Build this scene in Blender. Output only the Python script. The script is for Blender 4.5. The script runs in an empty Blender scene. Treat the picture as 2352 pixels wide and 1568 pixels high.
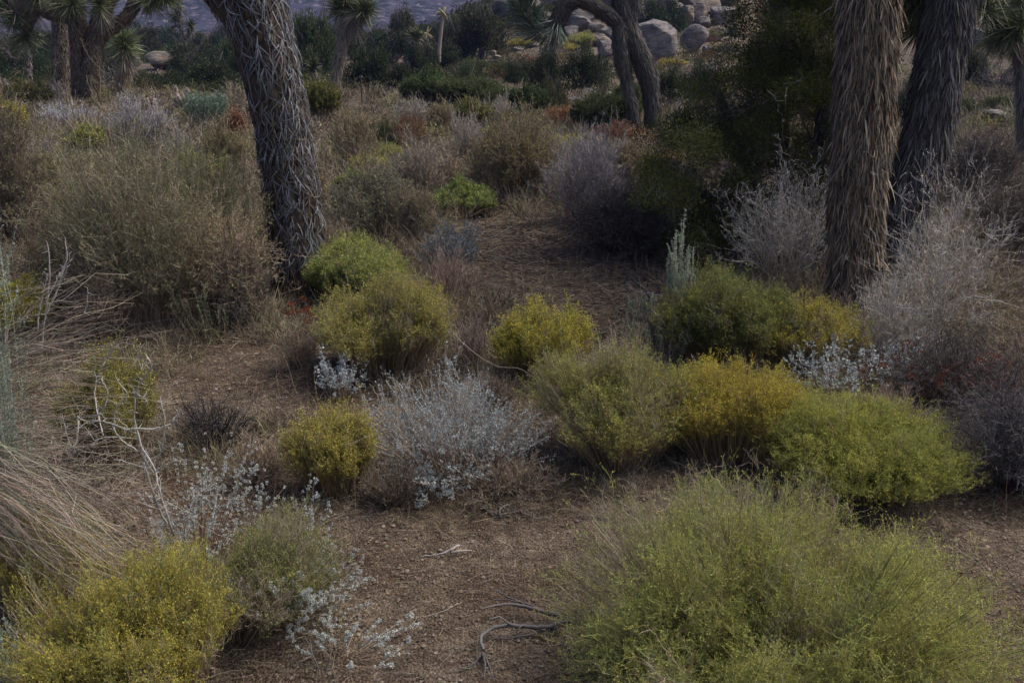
import bpy, bmesh, math, random
import numpy as np
from mathutils import Vector

# ------------------------------------------------------------------ camera, sky, sun, exposure
C = bpy.context.scene
COL = C.collection
CH, PITCH, FOC = 2.0, math.radians(17.6), 35.0
cam = bpy.data.objects.new('camera', bpy.data.cameras.new('camera'))
COL.objects.link(cam)
cam.location = (0, 0, CH)
cam.rotation_euler = (math.radians(90) - PITCH, 0, 0)
cam.data.lens = FOC
cam.data.sensor_width = 36.0
cam.data.clip_start = 0.05
cam.data.clip_end = 12000
C.camera = cam

SUN_EL, SUN_AZ = math.radians(54), math.radians(72)     # azimuth from +Y, clockwise
wd = bpy.data.worlds.new('World'); C.world = wd; wd.use_nodes = True
nt = wd.node_tree; nt.nodes.clear()
wo = nt.nodes.new('ShaderNodeOutputWorld'); wb = nt.nodes.new('ShaderNodeBackground')
sk = nt.nodes.new('ShaderNodeTexSky'); sk.sky_type = 'NISHITA'; sk.sun_disc = False
sk.sun_elevation = SUN_EL; sk.sun_rotation = SUN_AZ
sk.dust_density = 4.0; sk.air_density = .8; sk.ozone_density = .8
wb.inputs['Strength'].default_value = 0.05
nt.links.new(sk.outputs[0], wb.inputs[0]); nt.links.new(wb.outputs[0], wo.inputs[0])
sl = bpy.data.lights.new('sun', 'SUN'); sl.energy = 1.5; sl.angle = math.radians(42); sl.color = (1.0, 0.95, 0.86)
so = bpy.data.objects.new('sun', sl); COL.objects.link(so)
sd = Vector((math.sin(SUN_AZ) * math.cos(SUN_EL), math.cos(SUN_AZ) * math.cos(SUN_EL), math.sin(SUN_EL)))
so.rotation_euler = sd.to_track_quat('Z', 'Y').to_euler()
so.location = (0, 0, 60)
C.view_settings.view_transform = 'Standard'; C.view_settings.look = 'None'
C.view_settings.exposure = 1.7; C.view_settings.gamma = 1.0
C.cycles.max_bounces = 5; C.cycles.diffuse_bounces = 3; C.cycles.glossy_bounces = 2
C.cycles.transmission_bounces = 3; C.cycles.volume_bounces = 0

# ------------------------------------------------------------------ numeric helpers
A = np.array
def unit(v):
    return v / (np.linalg.norm(v, axis=-1, keepdims=True) + 1e-9)
_perm = np.random.default_rng(7).permutation(4096)
_rv = np.random.default_rng(8).random(4096) * 2 - 1
def _h3(i, j, k):
    return _rv[_perm[(_perm[(_perm[i & 4095] + j) & 4095] + k) & 4095]]
def vn(x, y, z=0.0):                                   # value noise, -1..1
    x, y, z = np.broadcast_arrays(np.asarray(x, float), np.asarray(y, float), np.asarray(z, float))
    i, j, k = np.floor(x).astype(int), np.floor(y).astype(int), np.floor(z).astype(int)
    u, v, w = x - i, y - j, z - k
    u, v, w = u * u * (3 - 2 * u), v * v * (3 - 2 * v), w * w * (3 - 2 * w)
    r = 0
    for a in (0, 1):
        for b in (0, 1):
            for c in (0, 1):
                r = r + _h3(i + a, j + b, k + c) * (u if a else 1 - u) * (v if b else 1 - v) * (w if c else 1 - w)
    return r
def fbm(x, y, z=0.0, o=4):
    r, a = 0, 1.0
    for q in range(o):
        r = r + a * vn(x * 2 ** q + 17 * q, y * 2 ** q + 5 * q, np.asarray(z) * 2 ** q + 3 * q); a *= 0.5
    return r / 1.9
def tz(x, y):                                          # height of the ground
    x, y = np.asarray(x, float), np.asarray(y, float)
    s = np.clip(y - 28, 0, None)
    z = 0.035 * vn(x * .55 + 3, y * .55) + 0.015 * vn(x * 1.7, y * 1.7 + 9)
    f = np.clip(.5 + 10 * x / np.maximum(y, 1), 0, 1)
    z = z + (1.2 * f - .5 * (1 - f)) * (1 - np.exp(-s / 60))
    z = z + 7.5 * np.exp(-(((x - 13) / 17) ** 2 + ((y - 80) / 18) ** 2))
    z = z + np.clip(s / 20, 0, 1) * .25 * vn(x * .11, y * .11 + 4)
    z = z + 3.0 * np.clip((x - 14) / 12, 0, 1) * np.clip((y - 20) / 30, 0, 1.6)
    return z

W0, H0 = 2352.0, 1568.0                                # the survey grid in which positions were measured
F0 = FOC / 36.0 * W0
fw = A([0, math.cos(PITCH), -math.sin(PITCH)]); upv = A([0, math.sin(PITCH), math.cos(PITCH)]); rt = A([1., 0, 0])
ORI = A([0, 0, CH])
def ray(px, py):
    return fw + rt * ((px - W0 / 2) / F0) + upv * ((H0 / 2 - py) / F0)
def pt(px, py, Y):                                     # the place seen at (px, py), Y metres ahead
    d = ray(px, py)
    return ORI + d * (Y / d[1])
_ts = np.concatenate([np.linspace(1, 30, 1500), np.linspace(30, 140, 1500)])
def at(px, py):                                        # the ground seen at (px, py)
    d = ray(px, py); d = d / d[1]
    p = ORI + _ts[:, None] * d
    below = np.nonzero(p[:, 2] < tz(p[:, 0], p[:, 1]))[0]
    t = _ts[below[0]] if len(below) else 110.0
    p = ORI + t * d
    return A([p[0], p[1], float(tz(p[0], p[1]))])

# ------------------------------------------------------------------ mesh builder
class MB:
    def __init__(s): s.v, s.c, s.q, s.t, s.n = [], [], [], [], 0
    def add(s, V, F, col):
        V = np.asarray(V, np.float32).reshape(-1, 3)
        col = np.broadcast_to(np.asarray(col, np.float32), V.shape)
        s.v.append(V); s.c.append(col)
        F = np.asarray(F, np.int32) + s.n
        (s.q if F.shape[1] == 4 else s.t).append(F)
        s.n += len(V)
    def mesh(s, name, mat, smooth=False):
        me = bpy.data.meshes.new(name)
        V = np.concatenate(s.v); Cc = np.concatenate(s.c)
        q = np.concatenate(s.q) if s.q else np.zeros((0, 4), np.int32)
        t = np.concatenate(s.t) if s.t else np.zeros((0, 3), np.int32)
        me.vertices.add(len(V)); me.vertices.foreach_set('co', V.ravel())
        L = np.concatenate([q.ravel(), t.ravel()])
        me.loops.add(len(L)); me.loops.foreach_set('vertex_index', L)
        st = np.concatenate([np.arange(len(q)) * 4, len(q) * 4 + np.arange(len(t)) * 3]).astype(np.int32)
        me.polygons.add(len(st)); me.polygons.foreach_set('loop_start', st)
        if smooth: me.polygons.foreach_set('use_smooth', np.ones(len(st), bool))
        at_ = me.attributes.new('tint', 'FLOAT_COLOR', 'POINT')
        at_.data.foreach_set('color', np.hstack([Cc, np.ones((len(Cc), 1), np.float32)]).astype(np.float32).ravel())
        me.update(); me.materials.append(mat)
        return me
def along(c0, c1, n, k, g=1.0):
    c0 = np.broadcast_to(np.asarray(c0, float), (n, 3)); c1 = np.broadcast_to(np.asarray(c1, float), (n, 3))
    s = (np.linspace(0, 1, k) ** g)[None, :, None]
    return c0[:, None] * (1 - s) + c1[:, None] * s
def ribbons(mb, P, W, c0, c1, rng, g=1.0):
    n, k = P.shape[:2]
    if n == 0: return
    T = np.gradient(P, axis=1)
    sd_ = unit(np.cross(T, unit(rng.normal(size=(n, 1, 3)))))
    Wd = np.broadcast_to(W, (n, k))[..., None] * .5
    V = np.stack([P - sd_ * Wd, P + sd_ * Wd], axis=2)
    b = (np.arange(n)[:, None] * k + np.arange(k - 1)[None]) * 2
    F = np.stack([b, b + 1, b + 3, b + 2], axis=-1).reshape(-1, 4)
    mb.add(V, F, np.repeat(along(c0, c1, n, k, g).reshape(-1, 3), 2, axis=0))
def tubes(mb, P, R, c0, c1, m=5, g=1.0, rough=0.0, rng=None):
    n, k = P.shape[:2]
    T = unit(np.gradient(P, axis=1))
    ref = np.where(np.abs(T[:, :1, 2:3]) > .8, A([1., 0.05, 0]), A([0, 0.05, 1.]))
    e1 = unit(np.cross(T, ref)); e2 = np.cross(T, e1)
    a = np.linspace(0, 2 * np.pi, m, endpoint=False)
    ring = e1[:, :, None] * np.cos(a)[:, None] + e2[:, :, None] * np.sin(a)[:, None]
    Rr = np.broadcast_to(R, (n, k))[..., None, None]
    if rough: Rr = Rr * (1 + rough * rng.normal(size=(n, k, m, 1)))
    V = P[:, :, None] + ring * Rr
    b = np.arange(n)[:, None, None] * k * m + np.arange(k - 1)[None, :, None] * m
    j = np.arange(m); j2 = (j + 1) % m
    F = np.stack([b + j, b + j2, b + m + j2, b + m + j], axis=-1).reshape(-1, 4)
    mb.add(V, F, np.repeat(along(c0, c1, n, k, g).reshape(-1, 3), m, axis=0))
def blades(mb, Pn, D, L, w, col, rng):                 # leaf-sized rhombs
    n = len(Pn)
    if n == 0: return
    D = unit(D); S = unit(np.cross(D, unit(rng.normal(size=(n, 3)))))
    L = np.broadcast_to(L, n)[:, None]; w = np.broadcast_to(w, n)[:, None] * .5
    nz = np.cross(D, S) * w * .6
    V = np.stack([Pn, Pn + D * L * .5 - S * w + nz, Pn + D * L, Pn + D * L * .5 + S * w + nz], axis=1)
    F = np.arange(n * 4).reshape(-1, 4)
    mb.add(V, F, np.repeat(np.broadcast_to(col, (n, 3)), 4, axis=0))
def sample(P, idx, t):
    k = P.shape[1]; f = t * (k - 1); i = np.minimum(f.astype(int), k - 2); u = (f - i)[:, None]
    a, b = P[idx, i], P[idx, i + 1]
    return a * (1 - u) + b * u, unit(b - a)
def bez(b, c, e, k):
    s = np.linspace(0, 1, k)[None, :, None]
    return b[:, None] * (1 - s) ** 2 + 2 * c[:, None] * s * (1 - s) + e[:, None] * s ** 2
def wobble(P, rng, amt):
    n, k = P.shape[:2]
    L = np.linalg.norm(P[:, -1] - P[:, 0], axis=-1)[:, None, None]
    w = np.cumsum(rng.normal(size=(n, k, 3)), axis=1); w = w - w[:, :1]
    return P + w * L * amt / k
def grow(rng, P, W, nc, t0, t1, lenf, ang, up, k=4, wob=.25, wf=.6, lmax=9):
    n = len(P); idx = np.repeat(np.arange(n), nc); t = rng.uniform(t0, t1, len(idx))
    p, T = sample(P, idx, t)
    L = np.linalg.norm(np.diff(P, axis=1), axis=-1).sum(1)[idx] * lenf * rng.uniform(.5, 1.3, len(idx)) * (1.1 - .5 * t)
    L = np.minimum(L, lmax)
    D = unit(T + rng.normal(size=p.shape) * ang + A([0, 0, up]))
    s = np.linspace(0, 1, k)[None, :, None]
    Q = wobble(p[:, None] + D[:, None] * L[:, None, None] * s, rng, wob)
    Wc = np.broadcast_to(W, P.shape[:2])[idx, 0] * wf
    return Q, Wc[:, None] * np.linspace(1, .45, k)[None], t
def jit(rng, c, n, a=.18):
    c = np.broadcast_to(np.asarray(c, float), (n, 3))
    return np.clip(c * (1 + a * rng.normal(size=(n, 1))) * (1 + .4 * a * rng.normal(size=(n, 3))), .004, .9)
def mix(a, b, t):
    return np.asarray(a) * (1 - t) + np.asarray(b) * t
def pal(rng, cols, n, a=.15):
    cols = np.asarray(cols, float)
    return jit(rng, cols[rng.integers(0, len(cols), n)], n, a)

# ------------------------------------------------------------------ materials
def newmat(name):
    m = bpy.data.materials.new(name); m.use_nodes = True; m.node_tree.nodes.clear()
    return m, m.node_tree.nodes, m.node_tree.links
def tint_mat(name, transl=0.0, var=.16, rough=None):
    m, N, Lk = newmat(name)
    o = N.new('ShaderNodeOutputMaterial'); at_ = N.new('ShaderNodeAttribute'); at_.attribute_name = 'tint'
    oi = N.new('ShaderNodeObjectInfo'); mr = N.new('ShaderNodeMapRange')
    mr.inputs['To Min'].default_value = 1 - var; mr.inputs['To Max'].default_value = 1 + var
    hs = N.new('ShaderNodeHueSaturation')
    Lk.new(oi.outputs['Random'], mr.inputs['Value']); Lk.new(mr.outputs[0], hs.inputs['Value'])
    Lk.new(at_.outputs['Color'], hs.inputs['Color'])
    if rough is None:
        d = N.new('ShaderNodeBsdfDiffuse'); Lk.new(hs.outputs[0], d.inputs['Color']); out = d.outputs[0]
        if transl:
            t = N.new('ShaderNodeBsdfTranslucent'); mx = N.new('ShaderNodeMixShader'); mx.inputs[0].default_value = transl
            Lk.new(hs.outputs[0], t.inputs['Color']); Lk.new(out, mx.inputs[1]); Lk.new(t.outputs[0], mx.inputs[2]); out = mx.outputs[0]
    else:
        d = N.new('ShaderNodeBsdfPrincipled'); d.inputs['Roughness'].default_value = rough
        Lk.new(hs.outputs[0], d.inputs['Base Color']); out = d.outputs[0]
    Lk.new(out, o.inputs[0])
    return m
M_STEM = tint_mat('dry_stem'); M_LEAF = tint_mat('leaf', .3); M_TWIG = tint_mat('twig', 0, .12)
M_BLADE = tint_mat('yucca_leaf', .15, .1, .45); M_STRIP = tint_mat('dead_leaf', 0, .08, .65)
M_WOOD = tint_mat('weathered_wood', 0, .08, .8)
def ramp(N, stops):
    r = N.new('ShaderNodeValToRGB'); e = r.color_ramp.elements
    while len(e) < len(stops): e.new(.5)
    for q, (p, c) in enumerate(stops): e[q].position = p; e[q].color = (*c, 1)
    return r
def noise(N, Lk, vec, scale, det=4, rough=.6):
    n = N.new('ShaderNodeTexNoise'); n.inputs['Scale'].default_value = scale; n.inputs['Detail'].default_value = det
    n.inputs['Roughness'].default_value = rough; Lk.new(vec, n.inputs['Vector']); return n
def mixc(N, Lk, f, a, b, mode='MIX'):
    m = N.new('ShaderNodeMix'); m.data_type = 'RGBA'; m.blend_type = mode
    for s_, v in ((m.inputs[0], f), (m.inputs[6], a), (m.inputs[7], b)):
        if hasattr(v, 'links'): Lk.new(v, s_)
        elif isinstance(v, (int, float)): s_.default_value = v
        else: s_.default_value = (*v, 1)
    return m.outputs[2]
def mat_ground():
    m, N, Lk = newmat('desert_gravel')
    o = N.new('ShaderNodeOutputMaterial'); b = N.new('ShaderNodeBsdfPrincipled'); b.inputs['Roughness'].default_value = .95
    b.inputs['Specular IOR Level'].default_value = .15
    g = N.new('ShaderNodeNewGeometry'); P = g.outputs['Position']
    v = N.new('ShaderNodeTexVoronoi'); v.inputs['Scale'].default_value = 95; Lk.new(P, v.inputs['Vector'])
    v2 = N.new('ShaderNodeTexVoronoi'); v2.inputs['Scale'].default_value = 210; Lk.new(P, v2.inputs['Vector'])
    gr = ramp(N, [(0, (.042, .034, .027)), (.35, (.106, .085, .064)), (.7, (.175, .140, .104)), (1, (.30, .25, .19))])
    sp = N.new('ShaderNodeSeparateColor'); Lk.new(v.outputs['Color'], sp.inputs[0]); Lk.new(sp.outputs[0], gr.inputs[0])
    gr2 = ramp(N, [(0, (.07, .053, .038)), (1, (.22, .168, .115))])
    sp2 = N.new('ShaderNodeSeparateColor'); Lk.new(v2.outputs['Color'], sp2.inputs[0]); Lk.new(sp2.outputs[1], gr2.inputs[0])
    c = mixc(N, Lk, .45, gr.outputs[0], gr2.outputs[0])
    n1 = noise(N, Lk, P, 1.3, 5); r1 = ramp(N, [(.38, (.62, .56, .52)), (.6, (1, 1, 1))]); Lk.new(n1.outputs[0], r1.inputs[0])
    c = mixc(N, Lk, 1.0, c, r1.outputs[0], 'MULTIPLY')
    n2 = noise(N, Lk, P, 9, 4); r2 = ramp(N, [(.4, (.7, .66, .64)), (.62, (1.08, 1.04, 1.0))]); Lk.new(n2.outputs[0], r2.inputs[0])
    c = mixc(N, Lk, 1.0, c, r2.outputs[0], 'MULTIPLY')
    n3 = noise(N, Lk, P, .13, 4); r3 = ramp(N, [(.42, (0, 0, 0)), (.6, (1, 1, 1))]); Lk.new(n3.outputs[0], r3.inputs[0])
    sx = N.new('ShaderNodeSeparateXYZ'); Lk.new(P, sx.inputs[0])
    far = N.new('ShaderNodeMapRange'); far.inputs['From Min'].default_value = 14; far.inputs['From Max'].default_value = 40; Lk.new(sx.outputs[1], far.inputs[0])
    sand = mixc(N, Lk, r3.outputs[0], (.18, .135, .095), (.13, .105, .078))
    c = mixc(N, Lk, far.outputs[0], c, sand)
    Lk.new(c, b.inputs['Base Color'])
    bp = N.new('ShaderNodeBump'); bp.inputs['Strength'].default_value = .9; bp.inputs['Distance'].default_value = .012
    ad = N.new('ShaderNodeMath'); ad.operation = 'ADD'; Lk.new(v.outputs['Distance'], ad.inputs[0]); Lk.new(n2.outputs[0], ad.inputs[1])
    Lk.new(ad.outputs[0], bp.inputs['Height']); bp.invert = True
    Lk.new(bp.outputs[0], b.inputs['Normal']); Lk.new(b.outputs[0], o.inputs[0])
    return m
def mat_rock(name, base, dark, warm, sc=1.0):
    m, N, Lk = newmat(name)
    o = N.new('ShaderNodeOutputMaterial'); b = N.new('ShaderNodeBsdfPrincipled'); b.inputs['Roughness'].default_value = .9
    tc = N.new('ShaderNodeTexCoord'); P = tc.outputs['Object']
    n1 = noise(N, Lk, P, 1.1 * sc, 6, .65); r1 = ramp(N, [(.36, dark), (.52, base), (.72, warm)]); Lk.new(n1.outputs[0], r1.inputs[0])
    mp = N.new('ShaderNodeMapping'); mp.inputs['Scale'].default_value = (.8, .8, 5); mp.inputs['Rotation'].default_value = (.3, .5, 0); Lk.new(P, mp.inputs[0])
    n2 = noise(N, Lk, mp.outputs[0], 1.6 * sc, 6, .7); r2 = ramp(N, [(.38, (.28, .26, .25)), (.5, (1, 1, 1))]); Lk.new(n2.outputs[0], r2.inputs[0])
    c = mixc(N, Lk, .8, r1.outputs[0], r2.outputs[0], 'MULTIPLY')
    n3 = noise(N, Lk, P, 22 * sc, 3); r3 = ramp(N, [(.35, (.75, .74, .74)), (.65, (1.1, 1.1, 1.1))]); Lk.new(n3.outputs[0], r3.inputs[0])
    c = mixc(N, Lk, .8, c, r3.outputs[0], 'MULTIPLY'); Lk.new(c, b.inputs['Base Color'])
    bp = N.new('ShaderNodeBump'); bp.inputs['Strength'].default_value = 1; bp.inputs['Distance'].default_value = .22
    Lk.new(n2.outputs[0], bp.inputs['Height']); Lk.new(bp.outputs[0], b.inputs['Normal']); Lk.new(b.outputs[0], o.inputs[0])
    return m
def mat_bark(name, lo, hi):
    m, N, Lk = newmat(name)
    o = N.new('ShaderNodeOutputMaterial'); b = N.new('ShaderNodeBsdfPrincipled'); b.inputs['Roughness'].default_value = .9
    g = N.new('ShaderNodeNewGeometry'); mp = N.new('ShaderNodeMapping'); mp.inputs['Scale'].default_value = (1, 1, .45); Lk.new(g.outputs['Position'], mp.inputs[0])
    v = N.new('ShaderNodeTexVoronoi'); v.inputs['Scale'].default_value = 28; Lk.new(mp.outputs[0], v.inputs['Vector'])
    n1 = noise(N, Lk, mp.outputs[0], 14, 5); ad = N.new('ShaderNodeMath'); ad.operation = 'MULTIPLY'
    Lk.new(v.outputs['Distance'], ad.inputs[0]); Lk.new(n1.outputs[0], ad.inputs[1])
    r = ramp(N, [(.1, hi), (.38, lo)]); Lk.new(ad.outputs[0], r.inputs[0]); Lk.new(r.outputs[0], b.inputs['Base Color'])
    bp = N.new('ShaderNodeBump'); bp.invert = True; bp.inputs['Strength'].default_value = 1; bp.inputs['Distance'].default_value = .03
    Lk.new(ad.outputs[0], bp.inputs['Height']); Lk.new(bp.outputs[0], b.inputs['Normal']); Lk.new(b.outputs[0], o.inputs[0])
    return m
def mat_mountain():
    m, N, Lk = newmat('scrubby_mountainside')
    o = N.new('ShaderNodeOutputMaterial'); b = N.new('ShaderNodeBsdfDiffuse')
    g = N.new('ShaderNodeNewGeometry'); P = g.outputs['Position']
    n1 = noise(N, Lk, P, .015, 5); r1 = ramp(N, [(.35, (.03, .031, .045)), (.65, (.085, .078, .09))]); Lk.new(n1.outputs[0], r1.inputs[0])  # brown rock shifted to blue; distance haze is partly put into the colour
    v = N.new('ShaderNodeTexVoronoi'); v.inputs['Scale'].default_value = .22; Lk.new(P, v.inputs['Vector'])
    n2 = noise(N, Lk, P, .05, 6, .75); sb = N.new('ShaderNodeMath'); sb.operation = 'MULTIPLY_ADD'; Lk.new(n2.outputs[0], sb.inputs[0]); sb.inputs[1].default_value = 1.6; Lk.new(v.outputs['Distance'], sb.inputs[2])
    r2 = ramp(N, [(.95, (1, 1, 1)), (1.0, (0, 0, 0))]); mr = N.new('ShaderNodeMath'); mr.operation = 'MULTIPLY'; mr.inputs[1].default_value = .78; Lk.new(sb.outputs[0], mr.inputs[0]); Lk.new(mr.outputs[0], r2.inputs[0])
    c = mixc(N, Lk, r2.outputs[0], r1.outputs[0], (.03, .034, .028))
    n3 = noise(N, Lk, P, .35, 2); r3 = ramp(N, [(.60, (0, 0, 0)), (.66, (1, 1, 1))]); Lk.new(n3.outputs[0], r3.inputs[0])
    c = mixc(N, Lk, r3.outputs[0], c, (.17, .14, .145))
    Lk.new(c, b.inputs[0]); Lk.new(b.outputs[0], o.inputs[0])
    return m
M_GROUND = mat_ground()
M_ROCK = mat_rock('granite', (.235, .21, .20), (.09, .082, .08), (.30, .235, .185))
M_ROCKW = mat_rock('weathered_granite', (.27, .22, .18), (.15, .125, .11), (.36, .24, .16))
M_BARK = mat_bark('joshua_bark', (.022, .013, .008), (.095, .06, .036))
M_BARKG = mat_bark('grey_bark', (.03, .026, .024), (.12, .105, .095))

# ------------------------------------------------------------------ object helpers
def lab(o, label, cat, group=None, kind=None):
    if label: o['label'] = label
    if cat: o['category'] = cat
    if group: o['group'] = group
    if kind: o['kind'] = kind
    return o
def thing(name, label, cat, loc, group=None, rz=0.0, scale=(1, 1, 1)):
    o = bpy.data.objects.new(name, None); o.empty_display_size = .1; COL.objects.link(o)
    o.location = loc; o.rotation_euler = (0, 0, rz); o.scale = scale
    return lab(o, label, cat, group)
def link(name, me, parent=None):
    o = bpy.data.objects.new(name, me); COL.objects.link(o)
    if parent: o.parent = parent
    return o
def put(parts, parent):
    return [link(n, mb.mesh(n, mat) if isinstance(mb, MB) else mb, parent) for n, mb, mat in parts]

# ------------------------------------------------------------------ plants: every builder returns its parts round (0,0,0)
TAN, GREYT, WHITET = (.32, .24, .155), (.25, .225, .21), (.47, .44, .41)
def dome_stems(rng, r, h, n, k=6, base=.16, lump=.2, lean=(0, 0), lo=.93, arch=.1, wob=.05, clumps=1, tall=.05):
    u = np.sqrt(rng.random(n)); ph = rng.uniform(0, 2 * np.pi, n)
    p1, p2 = rng.uniform(0, 6.28, 2)
    lm = 1 + lump * .6 * np.sin(3 * ph + p1) + lump * .5 * np.sin(5 * ph + p2)
    lo_xy = np.stack([np.cos(ph), np.sin(ph)], 1) * (u * lm)[:, None]
    cn, cr, chh = np.zeros((n, 2)), np.ones((n, 1)), np.ones(n)
    if clumps > 1:
        a = np.arange(clumps) * 6.283 / max(1, clumps - 1) + rng.uniform(0, 6.28); q = rng.uniform(.38, .62, clumps); q[0] = .1
        ci = rng.integers(0, clumps, n); cn = (np.stack([np.cos(a), np.sin(a)], 1) * (q * r)[:, None])[ci]
        cr = rng.uniform(.36, .56, clumps)[ci][:, None]; chh = (1.04 - .55 * q * rng.uniform(.2, 1.2, clumps))[ci]
    xy = cn + lo_xy * r * cr
    z = h * chh * np.sqrt(1 - (lo * u) ** 2) * (1 + lump * vn(xy[:, 0] * 4 / r + p1, xy[:, 1] * 4 / r)) * rng.uniform(.7, 1.03, n)
    z = z * np.where(rng.random(n) < tall, rng.uniform(1.0, 1.22, n), 1)
    bx = cn * .5 + lo_xy * r * cr * base * (1.6 if clumps > 1 else 1) + rng.normal(size=(n, 2)) * .05 * r * base * 2
    b = np.column_stack([bx, np.zeros(n)]); e = np.column_stack([xy + A(lean) * (z / h)[:, None], z])
    c = b * .5 + e * .5 + np.column_stack([np.zeros((n, 2)), arch * h * np.ones(n)])
    return wobble(bez(b, c, e, k), rng, wob)
def g_broom(rng, r, h, d, n=700, tw=7, lf=3, cb=TAN, cm=(.17, .19, .07), ct=((.24, .27, .06), (.30, .30, .05), (.17, .22, .07)),
            cf=((.44, .41, .10), (.38, .39, .11)), fl=.7, dry=.15, cd=(.40, .33, .24), lean=(0, 0), lump=.2, tmin=.55, arch=.05, lo=.72, clumps=5, base=.27, ta=.45, tu=.55):
    h = h * .94; r = r * 1.2; n = int(n * 1.15); st, fo, fw_ = MB(), MB(), MB()
    P = dome_stems(rng, r, h, n, 6, lump=lump, lean=lean, arch=arch, lo=lo, wob=.08, clumps=clumps, base=base)
    w = max(.0017, .00042 * d)
    sec = vn(P[:, -1, 0] * 2.6 / r + lump * 90, P[:, -1, 1] * 2.6 / r, n % 17)
    isdry = rng.random(n) < np.clip(dry * (.35 + 2.6 * np.clip(sec * 2.2, 0, 1)), 0, .8)
    c1 = np.where(isdry[:, None], jit(rng, cd, n, .2), jit(rng, cm, n, .2))
    ribbons(st, P, np.linspace(1.5 * w, w, 6)[None], jit(rng, cb, n, .25), c1, rng, 1.4)
    Q, Wq, t = grow(rng, P, w * np.ones((n, 6)), tw, tmin, 1.0, .2, ta, tu, 5, .35, .9, .13)
    dq = np.repeat(isdry, tw)
    Q2, W2, _ = grow(rng, Q, Wq, 3, .3, 1, .55, .65, .4, 3, .3, .8, .08)
    p1 = rng.uniform(0, 40)
    patch = np.clip(.5 + .9 * vn(Q[:, 0, 0] * 3.5 / r + p1, Q[:, 0, 1] * 3.5 / r, Q[:, 0, 2] * 3 / r), 0, 1)[:, None]
    ct = np.asarray(ct, float)
    tc = mix(ct[0], ct[1], patch) if len(ct) > 1 else np.broadcast_to(ct[0], (len(Q), 3))
    if len(ct) > 2: tc = np.where(rng.random((len(Q), 1)) < .35, ct[2], tc)
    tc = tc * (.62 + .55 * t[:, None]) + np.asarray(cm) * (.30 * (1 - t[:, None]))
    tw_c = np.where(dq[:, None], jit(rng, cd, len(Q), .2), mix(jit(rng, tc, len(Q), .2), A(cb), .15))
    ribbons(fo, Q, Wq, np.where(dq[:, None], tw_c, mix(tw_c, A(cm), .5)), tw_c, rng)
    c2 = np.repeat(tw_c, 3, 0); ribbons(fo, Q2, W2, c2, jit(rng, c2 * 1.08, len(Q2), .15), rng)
    Q = Q2; t = np.repeat(t, 3); dq = np.repeat(dq, 3); tc = np.repeat(tc, 3, 0); lf = max(1, (lf + 1) // 2); fl = fl * .7
    lp = np.repeat(np.arange(len(Q)), lf); lp = lp[~dq[lp]]
    tt = rng.uniform(.25, 1, len(lp)); p, T = sample(Q, lp, tt)
    LL = max(.008, .0025 * d)
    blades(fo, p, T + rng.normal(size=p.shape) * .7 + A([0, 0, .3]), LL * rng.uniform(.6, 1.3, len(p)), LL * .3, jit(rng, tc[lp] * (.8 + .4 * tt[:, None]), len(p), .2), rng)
    keep = (rng.random(len(Q)) < 1.3 * fl * np.clip(t * 2.4 - 1.2, 0, 1)) & ~dq & (vn(Q[:, 0, 0] * 6 / r, Q[:, 0, 1] * 6 / r, p1) + .5 * rng.normal(size=len(Q)) > -.3)
    e = Q[keep, -1]
    for s in range(2):
        blades(fw_, e + rng.normal(size=e.shape) * LL * .55, rng.normal(size=e.shape) + A([0, 0, .8]), LL * .6 * rng.uniform(.6, 1.3, len(e)), LL * .42, pal(rng, cf, len(e), .15), rng)
    out = [('stems', st, M_STEM), ('foliage', fo, M_LEAF)]
    if fw_.n: out.append(('flowers', fw_, M_LEAF))
    return out
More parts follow.
